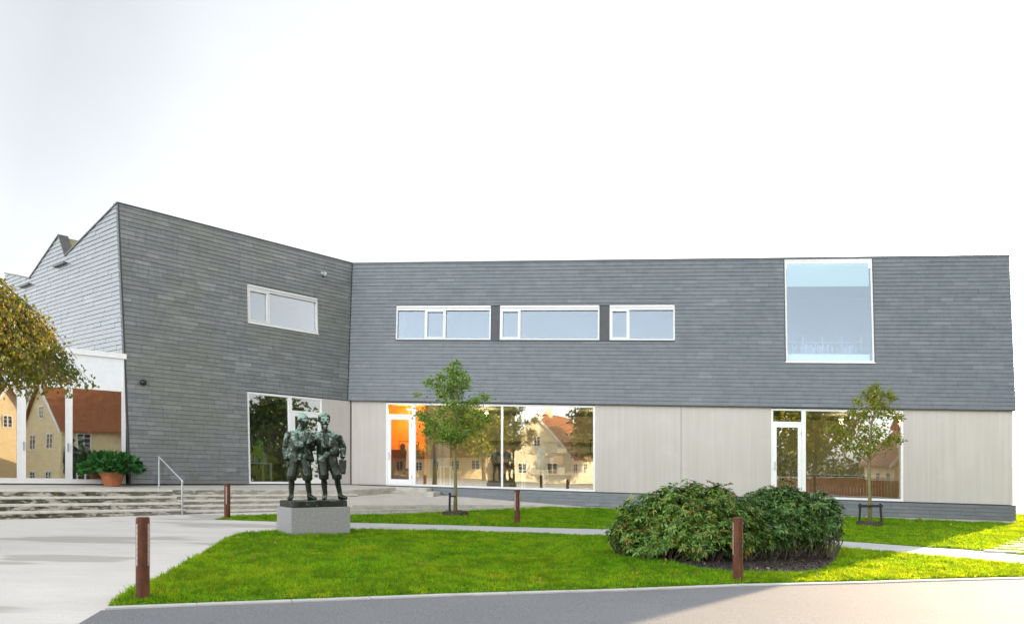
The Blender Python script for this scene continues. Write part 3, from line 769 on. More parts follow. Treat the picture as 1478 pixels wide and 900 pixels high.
flight(-8, tr, 0, 4, .163, .36, 'mossy concrete steps left of the handrail, below the glass doors')
flight(tr+.01, 9.6, .10, 5, .135, .27, 'cleaner concrete steps right of the handrail, running behind the statue')
# ramp beside the plinth and the door landing
bm = BM()
fl = [plp.flat(u, 0, .09) for u in (2.2, 9.9)]
A, B = Vector(gp(495, 746)), Vector(gp(795, 733.5))
mid_steps = thing('ramp_steps', 'three low steps fading into the ramp right of the statue', 'steps', W((A.x+B.x)/2, (A.y+B.y)/2, gz(A.x, A.y)))
for k in range(3):
    a_, b_ = A+Vector((.04, .34))*k, B+Vector((-.25, .06))*k; bs = BM()
    ln = (b_-a_); nb = 5
    for i in range(nb):
        p, q = a_+ln*(i/nb)+ln.normalized()*.006, a_+ln*((i+1)/nb)-ln.normalized()*.006; bk_ = Vector((.0, .7))
        za_, zb_ = [gz(v.x, v.y)+lerp(.085*(k+1), .03*(k+1), t_) for v, t_ in ((p, i/nb), (q, (i+1)/nb))]
        pts = [(p, za_), (q, zb_), (q+bk_, zb_), (p+bk_, za_)]
        hexa(bs, [W(v.x, v.y, -1.9) for v, z in pts]+[W(v.x, v.y, z) for v, z in pts])
    obj('step', bs, M_steps, mid_steps)
A = A+Vector((.1, .95)); B = B+Vector((-.6, .16))
top = [W(A.x, A.y, gz(A.x, A.y)+.29), W(B.x, B.y, gz(B.x, B.y)+.11), W(fl[1].x, fl[1].y, gz(*fl[1])+.04), W(fl[0].x, fl[0].y, -1.12), W(*sp(9.4, -1.4), -1.12)]
poly_prism(bm, top, .35)
bmesh.ops.triangulate(bm, faces=[f for f in bm.faces if len(f.verts) > 4])
tag(obj('ramp', bm, M_steps), kind='structure')
bm = BM()
for k, (dz, dd, du) in enumerate(((0, .10, 0), (-.15, .1, .25))):
    pass
pts0 = [(dr[0]-1.2, 1.0), (dr[1]+.55, 1.0), (dr[1]+.55, .06), (dr[0]-1.2, .06)]
def quadbox(bm, pts, z0, z1):
    q = [plp.flat(u, 0, o) for u, o in pts]; hexa(bm, [W(p.x, p.y, z0) for p in q]+[W(p.x, p.y, z1) for p in q])
quadbox(bm, [(dr[0]-.2, .9), (dr[1]+.75, .9), (dr[1]+.75, .1), (dr[0]-.2, .1)], -1.4, FLOOR-.04)
quadbox(bm, [(dr[0]-.4, 1.25), (dr[1]+1.1, 1.25), (dr[1]+1.1, .101), (dr[0]-.4, .101)], -1.5, FLOOR-.17)
o = thing('door_landing', 'low concrete landing step under the orange lit door', 'steps', mainv.P((dr[0]+dr[1])/2, -1.2, .5))
obj('slab', bm, M_steps, o)

# ------------------------------------------------------------------ handrail, wall fittings
pA = sp(3.22, -.25); pB = Vector(gp(263, 742.5))
zA, zB = TZ+.004, gz(*pB)
hr = thing('handrail', 'galvanised steel handrail sloping down beside the steps', 'handrail', W(pB.x, pB.y, zB))
tA, tB = W(pA.x, pA.y, zA+.95), W(pB.x, pB.y, zB+.95)
bm = BM(); tube(bm, [W(pA.x, pA.y, zA-.05), tA-Vector((0, 0, .01))], .022, 10); obj('post', bm, M_galv, hr, smooth=False)
bm = BM(); tube(bm, [W(pB.x, pB.y, zB-.05), tB-Vector((0, 0, .01))], .026, 10); obj('post', bm, M_galv, hr)
d = (tB-tA).normalized(); bm = BM(); tube(bm, [tA-d*.10+Vector((0, 0, -.03)), tA-d*.02, tA+d*.1, tB-d*.04, tB+d*.02, tB+d*.05+Vector((0, 0, -.05))], .025, 10); obj('rail', bm, M_galv, hr, smooth=True)
uu, zz = left.uz(205, 552)
wl_ = thing('wall_lamp', 'small black round lamp on the slate wall above the handrail', 'lamp', left.P(uu, zz, .02))
bm = BM(); n2 = Vector((left.n.x, left.n.y, 0)); c0 = left.P(uu, zz, .0)
tube(bm, [c0, c0+n2*.06], .05, 12); obj('mount', bm, M_black, wl_)
bm = BM(); bmesh.ops.create_icosphere(bm, subdivisions=3, radius=.1, matrix=Matrix.Translation(c0+n2*.1)); obj('dome', bm, M_black, wl_, smooth=True)
uu, zz = left.uz(464, 397)
wc = thing('wall_camera', 'small white bracket camera high on the slate wall near the inner corner', 'camera', left.P(uu, zz, .02))
c0 = left.P(uu, zz, .0)
bm = BM(); tube(bm, [c0+Vector((0, 0, .08)), c0+n2*.05+Vector((0, 0, .08)), c0+n2*.3+Vector((0, 0, .02))], .03, 10); obj('bracket', bm, M_white, wc)
bm = BM(); tube(bm, [c0+n2*.22+Vector((0, 0, .06)), c0+n2*.34+Vector((-.12, -.05, -.1))], .055, 12); obj('housing', bm, M_galv, wc)
bm = BM(); tube(bm, [c0+n2*.34+Vector((-.12, -.05, -.1)), c0+n2*.35+Vector((-.15, -.06, -.13))], .045, 12); obj('lens', bm, M_black, wc)

# ------------------------------------------------------------------ bollards
def make_bollard():
    b = thing('bollard', 'x', 'bollard', (0, 0, 0), 'rusty steel bollard lights')
    r, h = .078, 1.0
    bm = BM(); lathe(bm, [(r, -.1), (r, h-.012), (r-.012, h)], 28); obj('post', bm, M_rust, b, smooth=False)
    for a in (R(-32), R(212)):
        Mx = Matrix.Rotation(a, 4, 'Z')
        bm = BM(); box(bm, r-.004, r+.0015, -.017, .017, .42, .92, Mx); s = obj('light_slot', bm, M_diffuser, b)
        bm = BM()
        for k in range(34):
            z = .425+k*.0147; box(bm, r-.004, r+.006, -.019, .019, z, z+.0062, Mx)
        obj('louvre', bm, M_rust, s)
    return b
bol = make_bollard()
for i, (px, py, rz, hh, lab) in enumerate(((206, 865, 0, 1.0, 'rusty bollard on the near left corner of the lawn, the largest one'), (328, 748.5, -75, .95, 'rusty bollard standing just left of the statue, before the steps'),
                            (746.5, 757, 10, .97, 'thin rusty bollard on the far lawn, right of the left young tree'), (1065, 838.5, -128, 1.0, 'rusty bollard in front of the rhododendron bushes'))):
    o = bol if i == 0 else copy_tree(bol)
    X, Y, z = gpt(px, py); o.location = W(X, Y, z); o.scale = (1, 1, hh)
    view = math.atan2(X, Y)
    o.rotation_euler[2] = -view + R(rz); o['label'] = lab

# ------------------------------------------------------------------ statue
TH = R(33)
bx, by, bz = gpt(421, 774.5); w_, d_, h_ = 1.33, 1.08, .63
bc = Vector((bx, by)) + Vector((math.cos(TH), math.sin(TH)))*w_/2 + Vector((-math.sin(TH), math.cos(TH)))*d_/2
ped = thing('pedestal', 'grey granite block under the bronze statue', 'pedestal', W(bc.x, bc.y, bz))
bm = BM(); box(bm, -w_/2, w_/2, -d_/2, d_/2, -.15, h_, Matrix.Rotation(TH, 4, 'Z'))
bmesh.ops.bevel(bm, geom=bm.edges[:], offset=.008, segments=2, affect='EDGES'); obj('block', bm, M_granite, ped, world_coords=False)
base = ped.location+Vector((0, 0, h_))
stat = thing('statue', 'dark bronze statue of two men side by side in jackets and knee breeches', 'statue', base)
bm = BM(); box(bm, -w_/2+.05, w_/2-.05, -d_/2+.06, d_/2-.06, 0, .14, Matrix.Rotation(TH, 4, 'Z'))
bmesh.ops.subdivide_edges(bm, edges=bm.edges[:], cuts=7, use_grid_fill=True)
for v in bm.verts: v.co += Vector((noise.noise(v.co*5), noise.noise(v.co*5+Vector((9, 0, 0))), 0))*.018; v.co.z += noise.noise(v.co*6)*.012
for v in bm.verts: v.co.z = max(v.co.z, 0.001)
obj('bronze_base', bm, M_bronze, stat, world_coords=False, smooth=True)

def hull(bm, pts, sub=2):
    t = BM()
    for p, r in pts: bmesh.ops.create_icosphere(t, subdivisions=sub, radius=r, matrix=Matrix.Translation(Vector(p)))
    res = bmesh.ops.convex_hull(t, input=t.verts[:])
    junk = [g for g in res['geom_interior']+res['geom_unused'] if isinstance(g, bmesh.types.BMVert)]
    bmesh.ops.delete(t, geom=list(set(junk)), context='VERTS')
    me = bpy.data.meshes.new('tmp'); t.to_mesh(me); t.free(); bm.from_mesh(me); bpy.data.meshes.remove(me)
def ell(bm, c, s, rz=0, rx=0):
    bmesh.ops.create_icosphere(bm, subdivisions=3, radius=1, matrix=Matrix.Translation(Vector(c)) @ Matrix.Rotation(rz, 4, 'Z') @ Matrix.Rotation(rx, 4, 'X') @ Matrix.Diagonal((*s, 1)))
def hand(bm, w, d, side, curl=.5):
    """wrist point, direction of the hand, sideways (thumb) vector"""
    w, d, s = Vector(w), Vector(d).normalized(), Vector(side).normalized(); n = d.cross(s)
    hull(bm, [(w, .034), (w+d*.1+s*.03, .024), (w+d*.1-s*.035, .022)])
    for k, (o, L) in enumerate(((.042, .075), (.015, .088), (-.013, .082), (-.04, .062))):
        a = w+d*.1+s*o; b = a+(d*(1-curl*.4)+n*curl*.5)*L*.55; c = b+(d*(1-curl*.9)+n*curl)*L*.45
        hull(bm, [(a, .0135), (b, .012)], 1); hull(bm, [(b, .012), (c, .010)], 1)
    a = w+d*.035+s*.035; b = a+(s*.7+d*.6)*.045; c = b+(d+n*.4)*.035
    hull(bm, [(a, .018), (b, .014)], 1); hull(bm, [(b, .014), (c, .012)], 1)
def head(bm, c, face, hair='short'):
    c = Vector(c); rz = face; Rm = Matrix.Translation(c) @ Matrix.Rotation(rz, 4, 'Z'); target = bm; bm = BM(); c0 = c
    def q(x, y, z): return tuple(Rm @ Vector((x, y, z)))
    ell(bm, c+Vector((0, 0, .02)), (.098, .122, .125), rz)
    hull(bm, [(q(0, -.06, -.05), .075), (q(0, -.085, -.105), .045), (q(0, .0, -.04), .08)])           # jaw and chin
    hull(bm, [(q(0, -.118, .02), .014), (q(0, -.15, -.028), .021), (q(0, -.12, -.035), .026)])         # nose
    hull(bm, [(q(-.05, -.105, .038), .019), (q(.05, -.105, .038), .019)])                               # brow
    for sx in (-1, 1):
        hull(bm, [(q(sx*.055, -.09, -.02), .03)]); ell(bm, q(sx*.04, -.104, .014), (.016, .012, .012), rz)   # cheek, eye
        ell(bm, q(sx*.1, .005, .0), (.016, .03, .042), rz)                                              # ear
    hull(bm, [(q(-.025, -.12, -.07), .014), (q(.025, -.12, -.07), .014)]); hull(bm, [(q(-.02, -.116, -.09), .013), (q(.02, -.116, -.09), .013)])
    if hair == 'short':
        ell(bm, q(0, .03, .055), (.094, .105, .10), rz)
        hull(bm, [(q(0, .1, .0), .05), (q(0, .09, -.05), .045)])
    else:
        for (x, y, z, r) in ((0, .02, .1, .085), (-.07, .0, .08, .06), (.07, .0, .08, .06), (0, .09, .05, .08), (-.09, .05, .02, .05), (.09, .05, .02, .05), (-.03, -.07, .115, .045), (.045, -.07, .115, .04)):
            ell(bm, q(x, y, z), (r, r, r))
        hull(bm, [(q(-.05, -.118, -.068), .018), (q(0, -.135, -.055), .02)]); hull(bm, [(q(.05, -.118, -.068), .018), (q(0, -.135, -.055), .02)])
        hull(bm, [(q(0, -.1, -.12), .045), (q(0, -.085, -.16), .03)])
    for v in bm.verts: v.co = c0 + (v.co-c0)*1.13
    me = bpy.data.meshes.new('tmp'); bm.to_mesh(me); bm.free(); target.from_mesh(me); bpy.data.meshes.remove(me)
def finish(bm, name, vox=.0105):
    me = bpy.data.meshes.new('raw'); bm.to_mesh(me); bm.free()
    t = bpy.data.objects.new('raw', me); C.objects.link(t)
    r = t.modifiers.new('r', 'REMESH'); r.mode = 'VOXEL'; r.voxel_size = vox
    s = t.modifiers.new('s', 'SMOOTH'); s.iterations = 2; s.factor = .5
    tx = bpy.data.textures.new('folds', 'CLOUDS'); tx.noise_scale = .11; tx.noise_depth = 2
    dm = t.modifiers.new('d', 'DISPLACE'); dm.texture = tx; dm.strength = .012; dm.mid_level = .5; dm.texture_coords = 'LOCAL'
    dg = bpy.context.evaluated_depsgraph_get(); m2 = bpy.data.meshes.new_from_object(t.evaluated_get(dg))
    C.objects.unlink(t); bpy.data.objects.remove(t); m2.name = name
    return m2
def leg(bm, hip, knee, ankle, toe):
    hip, knee, ankle, toe = map(Vector, (hip, knee, ankle, toe)); th = knee-hip
    hull(bm, [(hip, .135), (hip+th*.55, .125)]); hull(bm, [(hip+th*.5, .125), (knee+Vector((0, -.01, .06)), .12)])
    hull(bm, [(knee+Vector((0, -.01, .06)), .118), (knee+Vector((0, .0, -.03)), .075)])
    for k in range(10):
        a = k*.628; ell(bm, knee+Vector((.085*math.cos(a), .085*math.sin(a), .0)), (.03, .03, .05))
    hull(bm, [(knee, .068), (knee.lerp(ankle, .35)+Vector((0, .02, 0)), .072)]); hull(bm, [(knee.lerp(ankle, .35)+Vector((0, .02, 0)), .072), (ankle+Vector((0, 0, .05)), .054)])
    hull(bm, [(ankle+Vector((0, 0, .06)), .06), (ankle+Vector((0, .03, -.045)), .052)])
    hull(bm, [(ankle+Vector((0, .03, -.05)), .05), (ankle+Vector((0, -.02, .0)), .055), (toe+Vector((0, 0, .045)), .045)])
def arm(bm, s, e, w, r=.088):
    s, e, w = map(Vector, (s, e, w))
    hull(bm, [(s, r*1.12), (s.lerp(e, .5), r)]); hull(bm, [(s.lerp(e, .5), r), (e, r*.9)]); hull(bm, [(e, r*.9), (w, r*.72)])
    for t in (.35, .8): ell(bm, s.lerp(e, t), (r*1.0, r*1.0, r*.5))
    ell(bm, w, (r*.8, r*.8, r*.42))
# the man on the left, long open coat, one hand at his chest
bm = BM()
leg(bm, (-.41, .0, 1.0), (-.48, -.03, .50), (-.49, .02, .1), (-.53, -.18, 0)); leg(bm, (-.20, 0, 1.0), (-.13, -.05, .50), (-.09, .02, .1), (.04, -.13, 0))
hull(bm, [((-.47, .0, 1.5), .1), ((-.15, 0, 1.5), .1), ((-.42, 0, 1.12), .13), ((-.2, 0, 1.12), .13), ((-.31, -.07, 1.22), .15)])
hull(bm, [((-.40, 0, 1.1), .13), ((-.21, 0, 1.1), .13), ((-.31, 0, .98), .15)])
hull(bm, [((-.49, .0, 1.25), .09), ((-.55, .03, .90), .07), ((-.38, -.13, .88), .035), ((-.39, -.13, 1.3), .035), ((-.42, .12, .92), .06)])
hull(bm, [((-.14, .0, 1.25), .09), ((-.03, .0, .92), .055), ((-.14, -.13, .95), .035), ((-.2, -.14, 1.3), .035), ((-.1, .1, .95), .06)])
hull(bm, [((-.42, .13, 1.2), .06), ((-.16, .13, 1.2), .06), ((-.46, .14, .9), .05), ((-.08, .14, .92), .05)])
hull(bm, [((-.36, -.12, 1.52), .03), ((-.42, -.13, 1.38), .03), ((-.33, -.17, 1.2), .025)]); hull(bm, [((-.22, -.12, 1.54), .03), ((-.17, -.14, 1.4), .03), ((-.24, -.18, 1.22), .025)])
hull(bm, [((-.30, .01, 1.55), .1), ((-.25, -.01, 1.70), .082)]); hull(bm, [((-.36, -.03, 1.58), .045), ((-.2, -.03, 1.58), .045), ((-.3, .06, 1.6), .05)])
for k in range(4): ell(bm, (-.28, -.215+.01*k, 1.1+.09*k), (.014, .012, .014))
head(bm, (-.235, -.03, 1.83), R(38))
arm(bm, (-.54, .0, 1.47), (-.615, .04, 1.18), (-.59, -.03, .95), .095); hand(bm, (-.585, -.035, .91), (.12, -.15, -1), (.5, -.85, 0), .6)
arm(bm, (-.1, .0, 1.46), (-.03, -.06, 1.19), (-.09, -.24, 1.29), .088); hand(bm, (-.075, -.265, 1.30), (.5, -.25, .35), (-.2, -.3, 1), .8)
obj('bronze_figure', finish(bm, 'bronze_figure'), M_bronze, stat, False, True, 'bald man in a long open coat with a hand at his chest').location = (0, 0, .137)
# the man on the right, short jacket, bushy hair and moustache, jug in the hanging hand
bm = BM()
leg(bm, (.20, .02, 1.02), (.235, -.03, .52), (.26, .04, .1), (.235, -.16, 0)); leg(bm, (.39, .02, 1.02), (.53, -.02, .52), (.60, .06, .1), (.73, -.08, 0))
hull(bm, [((.14, .02, 1.48), .1), ((.48, .02, 1.48), .1), ((.2, .02, 1.12), .12), ((.40, .02, 1.12), .12), ((.30, -.04, 1.25), .13)])
hull(bm, [((.21, .02, 1.1), .13), ((.39, .02, 1.1), .13), ((.30, .02, .98), .15)])
hull(bm, [((.49, .02, 1.3), .09), ((.53, .04, 1.04), .06), ((.41, -.12, 1.05), .03), ((.40, -.12, 1.4), .035), ((.5, .12, 1.06), .05)])
hull(bm, [((.15, .02, 1.3), .08), ((.12, .04, 1.04), .05), ((.19, -.1, 1.06), .03), ((.2, -.12, 1.4), .035), ((.14, .12, 1.06), .05)])
hull(bm, [((.17, .14, 1.25), .06), ((.45, .14, 1.25), .06), ((.15, .14, 1.06), .05), ((.48, .14, 1.06), .05)])
hull(bm, [((.2, -.12, 1.5), .028), ((.17, -.13, 1.38), .03), ((.24, -.155, 1.2), .022)]); hull(bm, [((.36, -.12, 1.5), .028), ((.42, -.13, 1.38), .03), ((.37, -.155, 1.2), .022)])
hull(bm, [((.28, .02, 1.54), .09), ((.25, -.01, 1.70), .08)]); hull(bm, [((.2, -.02, 1.57), .045), ((.36, -.02, 1.57), .045)])
for k in range(4): ell(bm, (.30, -.172, 1.1+.09*k), (.013, .012, .013))
head(bm, (.245, -.03, 1.82), R(14), 'bushy')
arm(bm, (.56, .02, 1.45), (.68, .08, 1.2), (.665, -.03, 1.0), .085); hand(bm, (.66, -.035, .97), (-.05, -.1, -1), (-.3, -.9, 0), .9)
arm(bm, (.08, .06, 1.44), (-.02, .16, 1.24), (-.22, .2, 1.3), .08); hand(bm, (-.25, .2, 1.3), (-1, 0, .1), (0, -.2, 1), .4)
obj('bronze_figure', finish(bm, 'bronze_figure'), M_bronze, stat, False, True, 'bushy haired man with a moustache in a short jacket').location = (0, 0, .137)
bm = BM(); hull(bm, [((.60, -.06, .90), .03), ((.72, -.06, .90), .03), ((.61, -.06, .62), .03), ((.70, -.06, .62), .03), ((.66, .0, .7), .04)])
obj('satchel', finish(bm, 'satchel', .012), M_bronze, stat, False, True).location = (0, 0, .137)
stat.rotation_euler[2] = 0
for o in stat.children:
    if o.name.startswith(('bronze_figure', 'satchel')): o.rotation_euler[2] = R(14); o.scale = (.98, .98, .985)

# ------------------------------------------------------------------ leaves and trees
def leaves(centres, size, rng, out=None, droop=0., aspect=.5):
    """leaf-shaped quads with a folded midrib at the given points"""
    c = np.asarray(centres, float); n = len(c)
    d = rng.normal(size=(n, 3)); 
    if out is not None: d = d*.7+np.asarray(out)
    d[:, 2] -= droop; d /= np.linalg.norm(d, axis=1, keepdims=True)
    s = np.cross(d, rng.normal(size=(n, 3))); s /= np.linalg.norm(s, axis=1, keepdims=True)
    u = np.cross(s, d); L = size*rng.uniform(.65, 1.35, (n, 1))
    V = np.stack([c, c+d*L*.5+s*L*aspect*.5+u*L*.07, c+d*L, c+d*L*.5-s*L*aspect*.5+u*L*.07], 1)
    return V.reshape(-1, 3)
def branchy(bm, p0, p1, r0, r1, rng, wob=.05, n=5):
    pts = []; p0, p1 = Vector(p0), Vector(p1); L = (p1-p0).length
    for k in range(n+1):
        t = k/n; p = p0.lerp(p1, t)
        if 0 < k < n: p += Vector(rng.normal(size=3))*wob*L*.3
        pts.append(p)
    tube(bm, pts, [r0+(r1-r0)*k/n for k in range(n+1)], 6)
    return pts
def young_tree(px, py, clusters, label, leafm, seed, group):
    rng = np.random.default_rng(seed)
    X, Y, z = gpt(px, py); t = thing('young_tree', label, 'tree', W(X, Y, z), group)
    b = W(X, Y, z); s = F/Y
    toW = lambda cx, cy, dy: Vector(((cx-CX)/F*(Y+dy), Y+dy, EYE+(HY-cy)/F*(Y+dy)))
    topc = min(clusters, key=lambda c: c[1])
    bm = BM()
    trunk_pts = [b-Vector((0, 0, .1)), b+Vector((.01, 0, .8)), b+Vector((-.015, .01, 1.7)), b+Vector((.02, 0, 2.6))]
    tp = toW(topc[0], topc[1]+6, 0)
    trunk_pts += [b.lerp(tp, .7)*.4+ (b+Vector((.0, 0, 3.3)))*.6, b.lerp(tp, .86), tp]
    tube(bm, trunk_pts, [.068, .055, .05, .042, .03, .018, .005], 9)
    V = []
    for (cx, cy, r) in clusters:
        dy = rng.uniform(-.8, .8) if r > 8 else rng.uniform(-.4, .4)
        p = toW(cx, cy, dy)
        # root on the trunk, lower than the tip
        zr = clamp(p.z-.25-.5*abs(p.x-b.x), b.z+2.0, tp.z-.15)
        k = 0
        tt = trunk_pts
        for a_, b_ in zip(tt, tt[1:]):
            if a_.z <= zr <= b_.z: root = a_.lerp(b_, (zr-a_.z)/(b_.z-a_.z)); break
        else: root = tt[-2]
        pts = branchy(bm, root, p, .014, .004, rng, .12, 4)
        rr = r/s
        n = int(120*(r/9.)**1.6)
        q = rng.normal(size=(n, 3))*np.array([.62, .62, .42])*rr + np.array(p)
        # leaves along the twig as well
        tw = np.array([pts[i] for i in range(2, 5)]); tq = tw[rng.integers(0, 3, n//4)]+rng.normal(size=(n//4, 3))*.07
        V.append(leaves(np.vstack([q, tq]), .095, rng, None, .3))
        for _ in range(4):
            e = Vector(q[rng.integers(0, n)]); tube(bm, [p, e], [.004, .002], 4)
    obj('trunk', bm, M_bark_green, t, smooth=True)
    obj('crown', array_mesh('crown', np.vstack(V), 4), leafm, t)
    return b, Y
T1 = [(659, 524, 6), (650, 534, 9), (662, 537, 9), (636, 543, 8), (653, 548, 11), (671, 547, 8), (620, 551, 7), (631, 556, 9), (649, 560, 11), (669, 557, 9), (638, 571, 9), (657, 569, 10), (603, 569, 4), (697, 573, 8), (686, 578, 8), (673, 583, 9), (651, 584, 10), (608, 596, 8), (611, 604, 9), (621, 608, 10), (635, 594, 9), (663, 594, 10), (687, 597, 9), (702, 603, 8), (628, 616, 10), (647, 609, 11), (669, 609, 11), (691, 613, 10), (616, 622, 8), (641, 624, 11), (659, 624, 11), (678, 622, 10), (647, 632, 8), (663, 632, 8), (629, 630, 7)]
T2 = [(1265, 557, 6), (1259, 563, 7), (1247, 568, 6), (1268, 569, 9), (1284, 569, 7), (1256, 575, 9), (1237, 579, 6), (1263, 584, 10), (1274, 586, 8), (1288, 575, 5), (1231, 595, 8), (1249, 597, 9), (1271, 597, 10), (1292, 601, 8), (1287, 592, 7), (1302, 602, 4), (1204, 616, 7), (1212, 620, 7), (1220, 625, 8), (1249, 619, 9), (1244, 633, 9), (1268, 624, 9), (1289, 631, 8), (1281, 639, 8), (1225, 643, 8), (1241, 644, 8), (1260, 638, 9), (1211, 636, 6), (1299, 636, 5), (1254, 648, 7)]
tb1, ty1 = young_tree(657, 744, T1, 'young tree with fuller dark green crown beside the wide shop window', M_leaf_young, 11, 'young trees planted on the far lawn')
tb2, ty2 = young_tree(1255, 759, T2, 'young tree with sparse yellow green crown held by a black stake frame', M_leaf_yellow, 12, 'young trees planted on the far lawn')
def ring(b, label):
    t = thing('mulch_ring', label, 'ring', b, 'woven rings round the young trees'); rng = random.Random(int(b.x*100))
    bm = BM()
    for k in range(70):
        a = k*2*math.pi/70; r = .36+rng.uniform(-.015, .015)
        Mx = Matrix.Rotation(a, 4, 'Z') @ Matrix.Translation((r, 0, 0)) @ Matrix.Rotation(rng.uniform(-.15, .15), 4, 'X')
        box(bm, -.018, .018, -.02, .02, -.03, .13+rng.uniform(-.02, .03), Mx)
    obj('woven_edge', bm, M_wicker, t, world_coords=False)
    bm = BM(); lathe(bm, [(.35, -.02), (.34, .10), (.15, .14)], 24); obj('mulch', bm, M_soil, t, world_coords=False)
ring(tb1, 'low woven ring at the foot of the young tree by the shop window'); ring(tb2, 'low woven ring inside the black two post stake frame')
st = thing('tree_stake', 'single black stake with a short arm tied to the left young tree', 'stake', tb1+Vector((-.17, -.05, 0)), 'black stakes holding young trees')
bm = BM(); tube(bm, [(0, 0, -.1), (.01, 0, .72)], .035, 8); obj('post', bm, M_stakewood, st, world_coords=False)
bm = BM(); box(bm, .03, .2, -.02, .02, .58, .63); obj('arm', bm, M_stakewood, st, world_coords=False)
st = thing('tree_stake', 'black stake frame of two posts and a crossbar around the right young tree', 'stake', tb2, 'black stakes holding young trees')
for sx in (-1, 1):
    bm = BM(); tube(bm, [(sx*.36, -.06, -.1), (sx*.31, -.06, .72)], .035, 8); obj('post', bm, M_stakewood, st, world_coords=False)
bm = BM(); box(bm, -.37, .37, -.115, -.03, .60, .67); obj('crossbar', bm, M_stakewood, st, world_coords=False)

# weeping tree whose curtain hangs into the picture at the left
rng = np.random.default_rng(21)
wy = 14.0; wx = (-88-CX)/F*wy
wb = GG(wx, wy)
wt = thing('weeping_tree', 'weeping tree at the left edge with yellowing leaves hanging like a curtain', 'tree', wb)
bm = BM()
topz = EYE-SL*wx*0+3.35
tube(bm, [wb-Vector((0, 0, .2)), wb+Vector((.05, 0, 1.2)), wb+Vector((-.03, .05, 2.6)), Vector((wx, wy, topz-.3))], [.16, .13, .11, .08], 12)
V = []
prof = [(3.5, .15), (3.3, .7), (3.02, .95), (2.56, 1.38), (2.13, 1.62), (1.7, 1.84), (1.30, 2.12)]
hh = HY/F  # noqa
def rad(z):
    for (z1, r1), (z0, r0) in zip(prof, prof[1:]):
        if z0 <= z <= z1: return r0+(r1-r0)*(z-z0)/(z1-z0)
    return prof[-1][1]
zoff = EYE + (HY-hz(40))/F*wy       # profile is measured from the eye line at the left of the picture
for k in range(640):
    a = rng.uniform(0, 2*math.pi); f = 1-.5*rng.uniform(0, 1)**2.2
    ztop = rng.uniform(2.3, 3.45) if rng.random() < .75 else rng.uniform(1.8, 2.6); zbot = 1.18+rng.uniform(0, .34)+ (rng.uniform(0, .9) if rng.random() < .35 else 0)+.12*math.sin(a*5)
    pts = []
    n = 9; jit = rng.normal(0, .06)
    lump = 1+.07*math.sin(3*a+1)+.05*math.sin(7*a)+rng.uniform(-.03, .03)
    for i in range(n+1):
        z = ztop+(zbot-ztop)*i/n; r = rad(z)*f*lump*(1+jit*i/n)
        pts.append(Vector((wx+r*math.cos(a+.05*i), wy+r*math.sin(a+.05*i), zoff+z)))
    if k % 5 == 0: tube(bm, [Vector((wx, wy, topz-.35))]+pts, [.02]+[.009-.0006*i for i in range(n+1)], 5)
    elif k % 2: tube(bm, pts, [.004]*(n+1), 4)
    P_ = np.array(pts)
    m = 46
    ii = rng.uniform(0, n-.001, m); i0 = ii.astype(int); fr = (ii-i0)[:, None]
    c = P_[i0]*(1-fr)+P_[i0+1]*fr + rng.normal(size=(m, 3))*.055
    V.append(leaves(c, .075, rng, np.tile([[0, 0, -1.]], (m, 1)), .2, .62))
obj('trunk', bm, M_bark, wt, smooth=True); obj('crown', array_mesh('crown', np.vstack(V), 4), M_leaf_weep, wt)

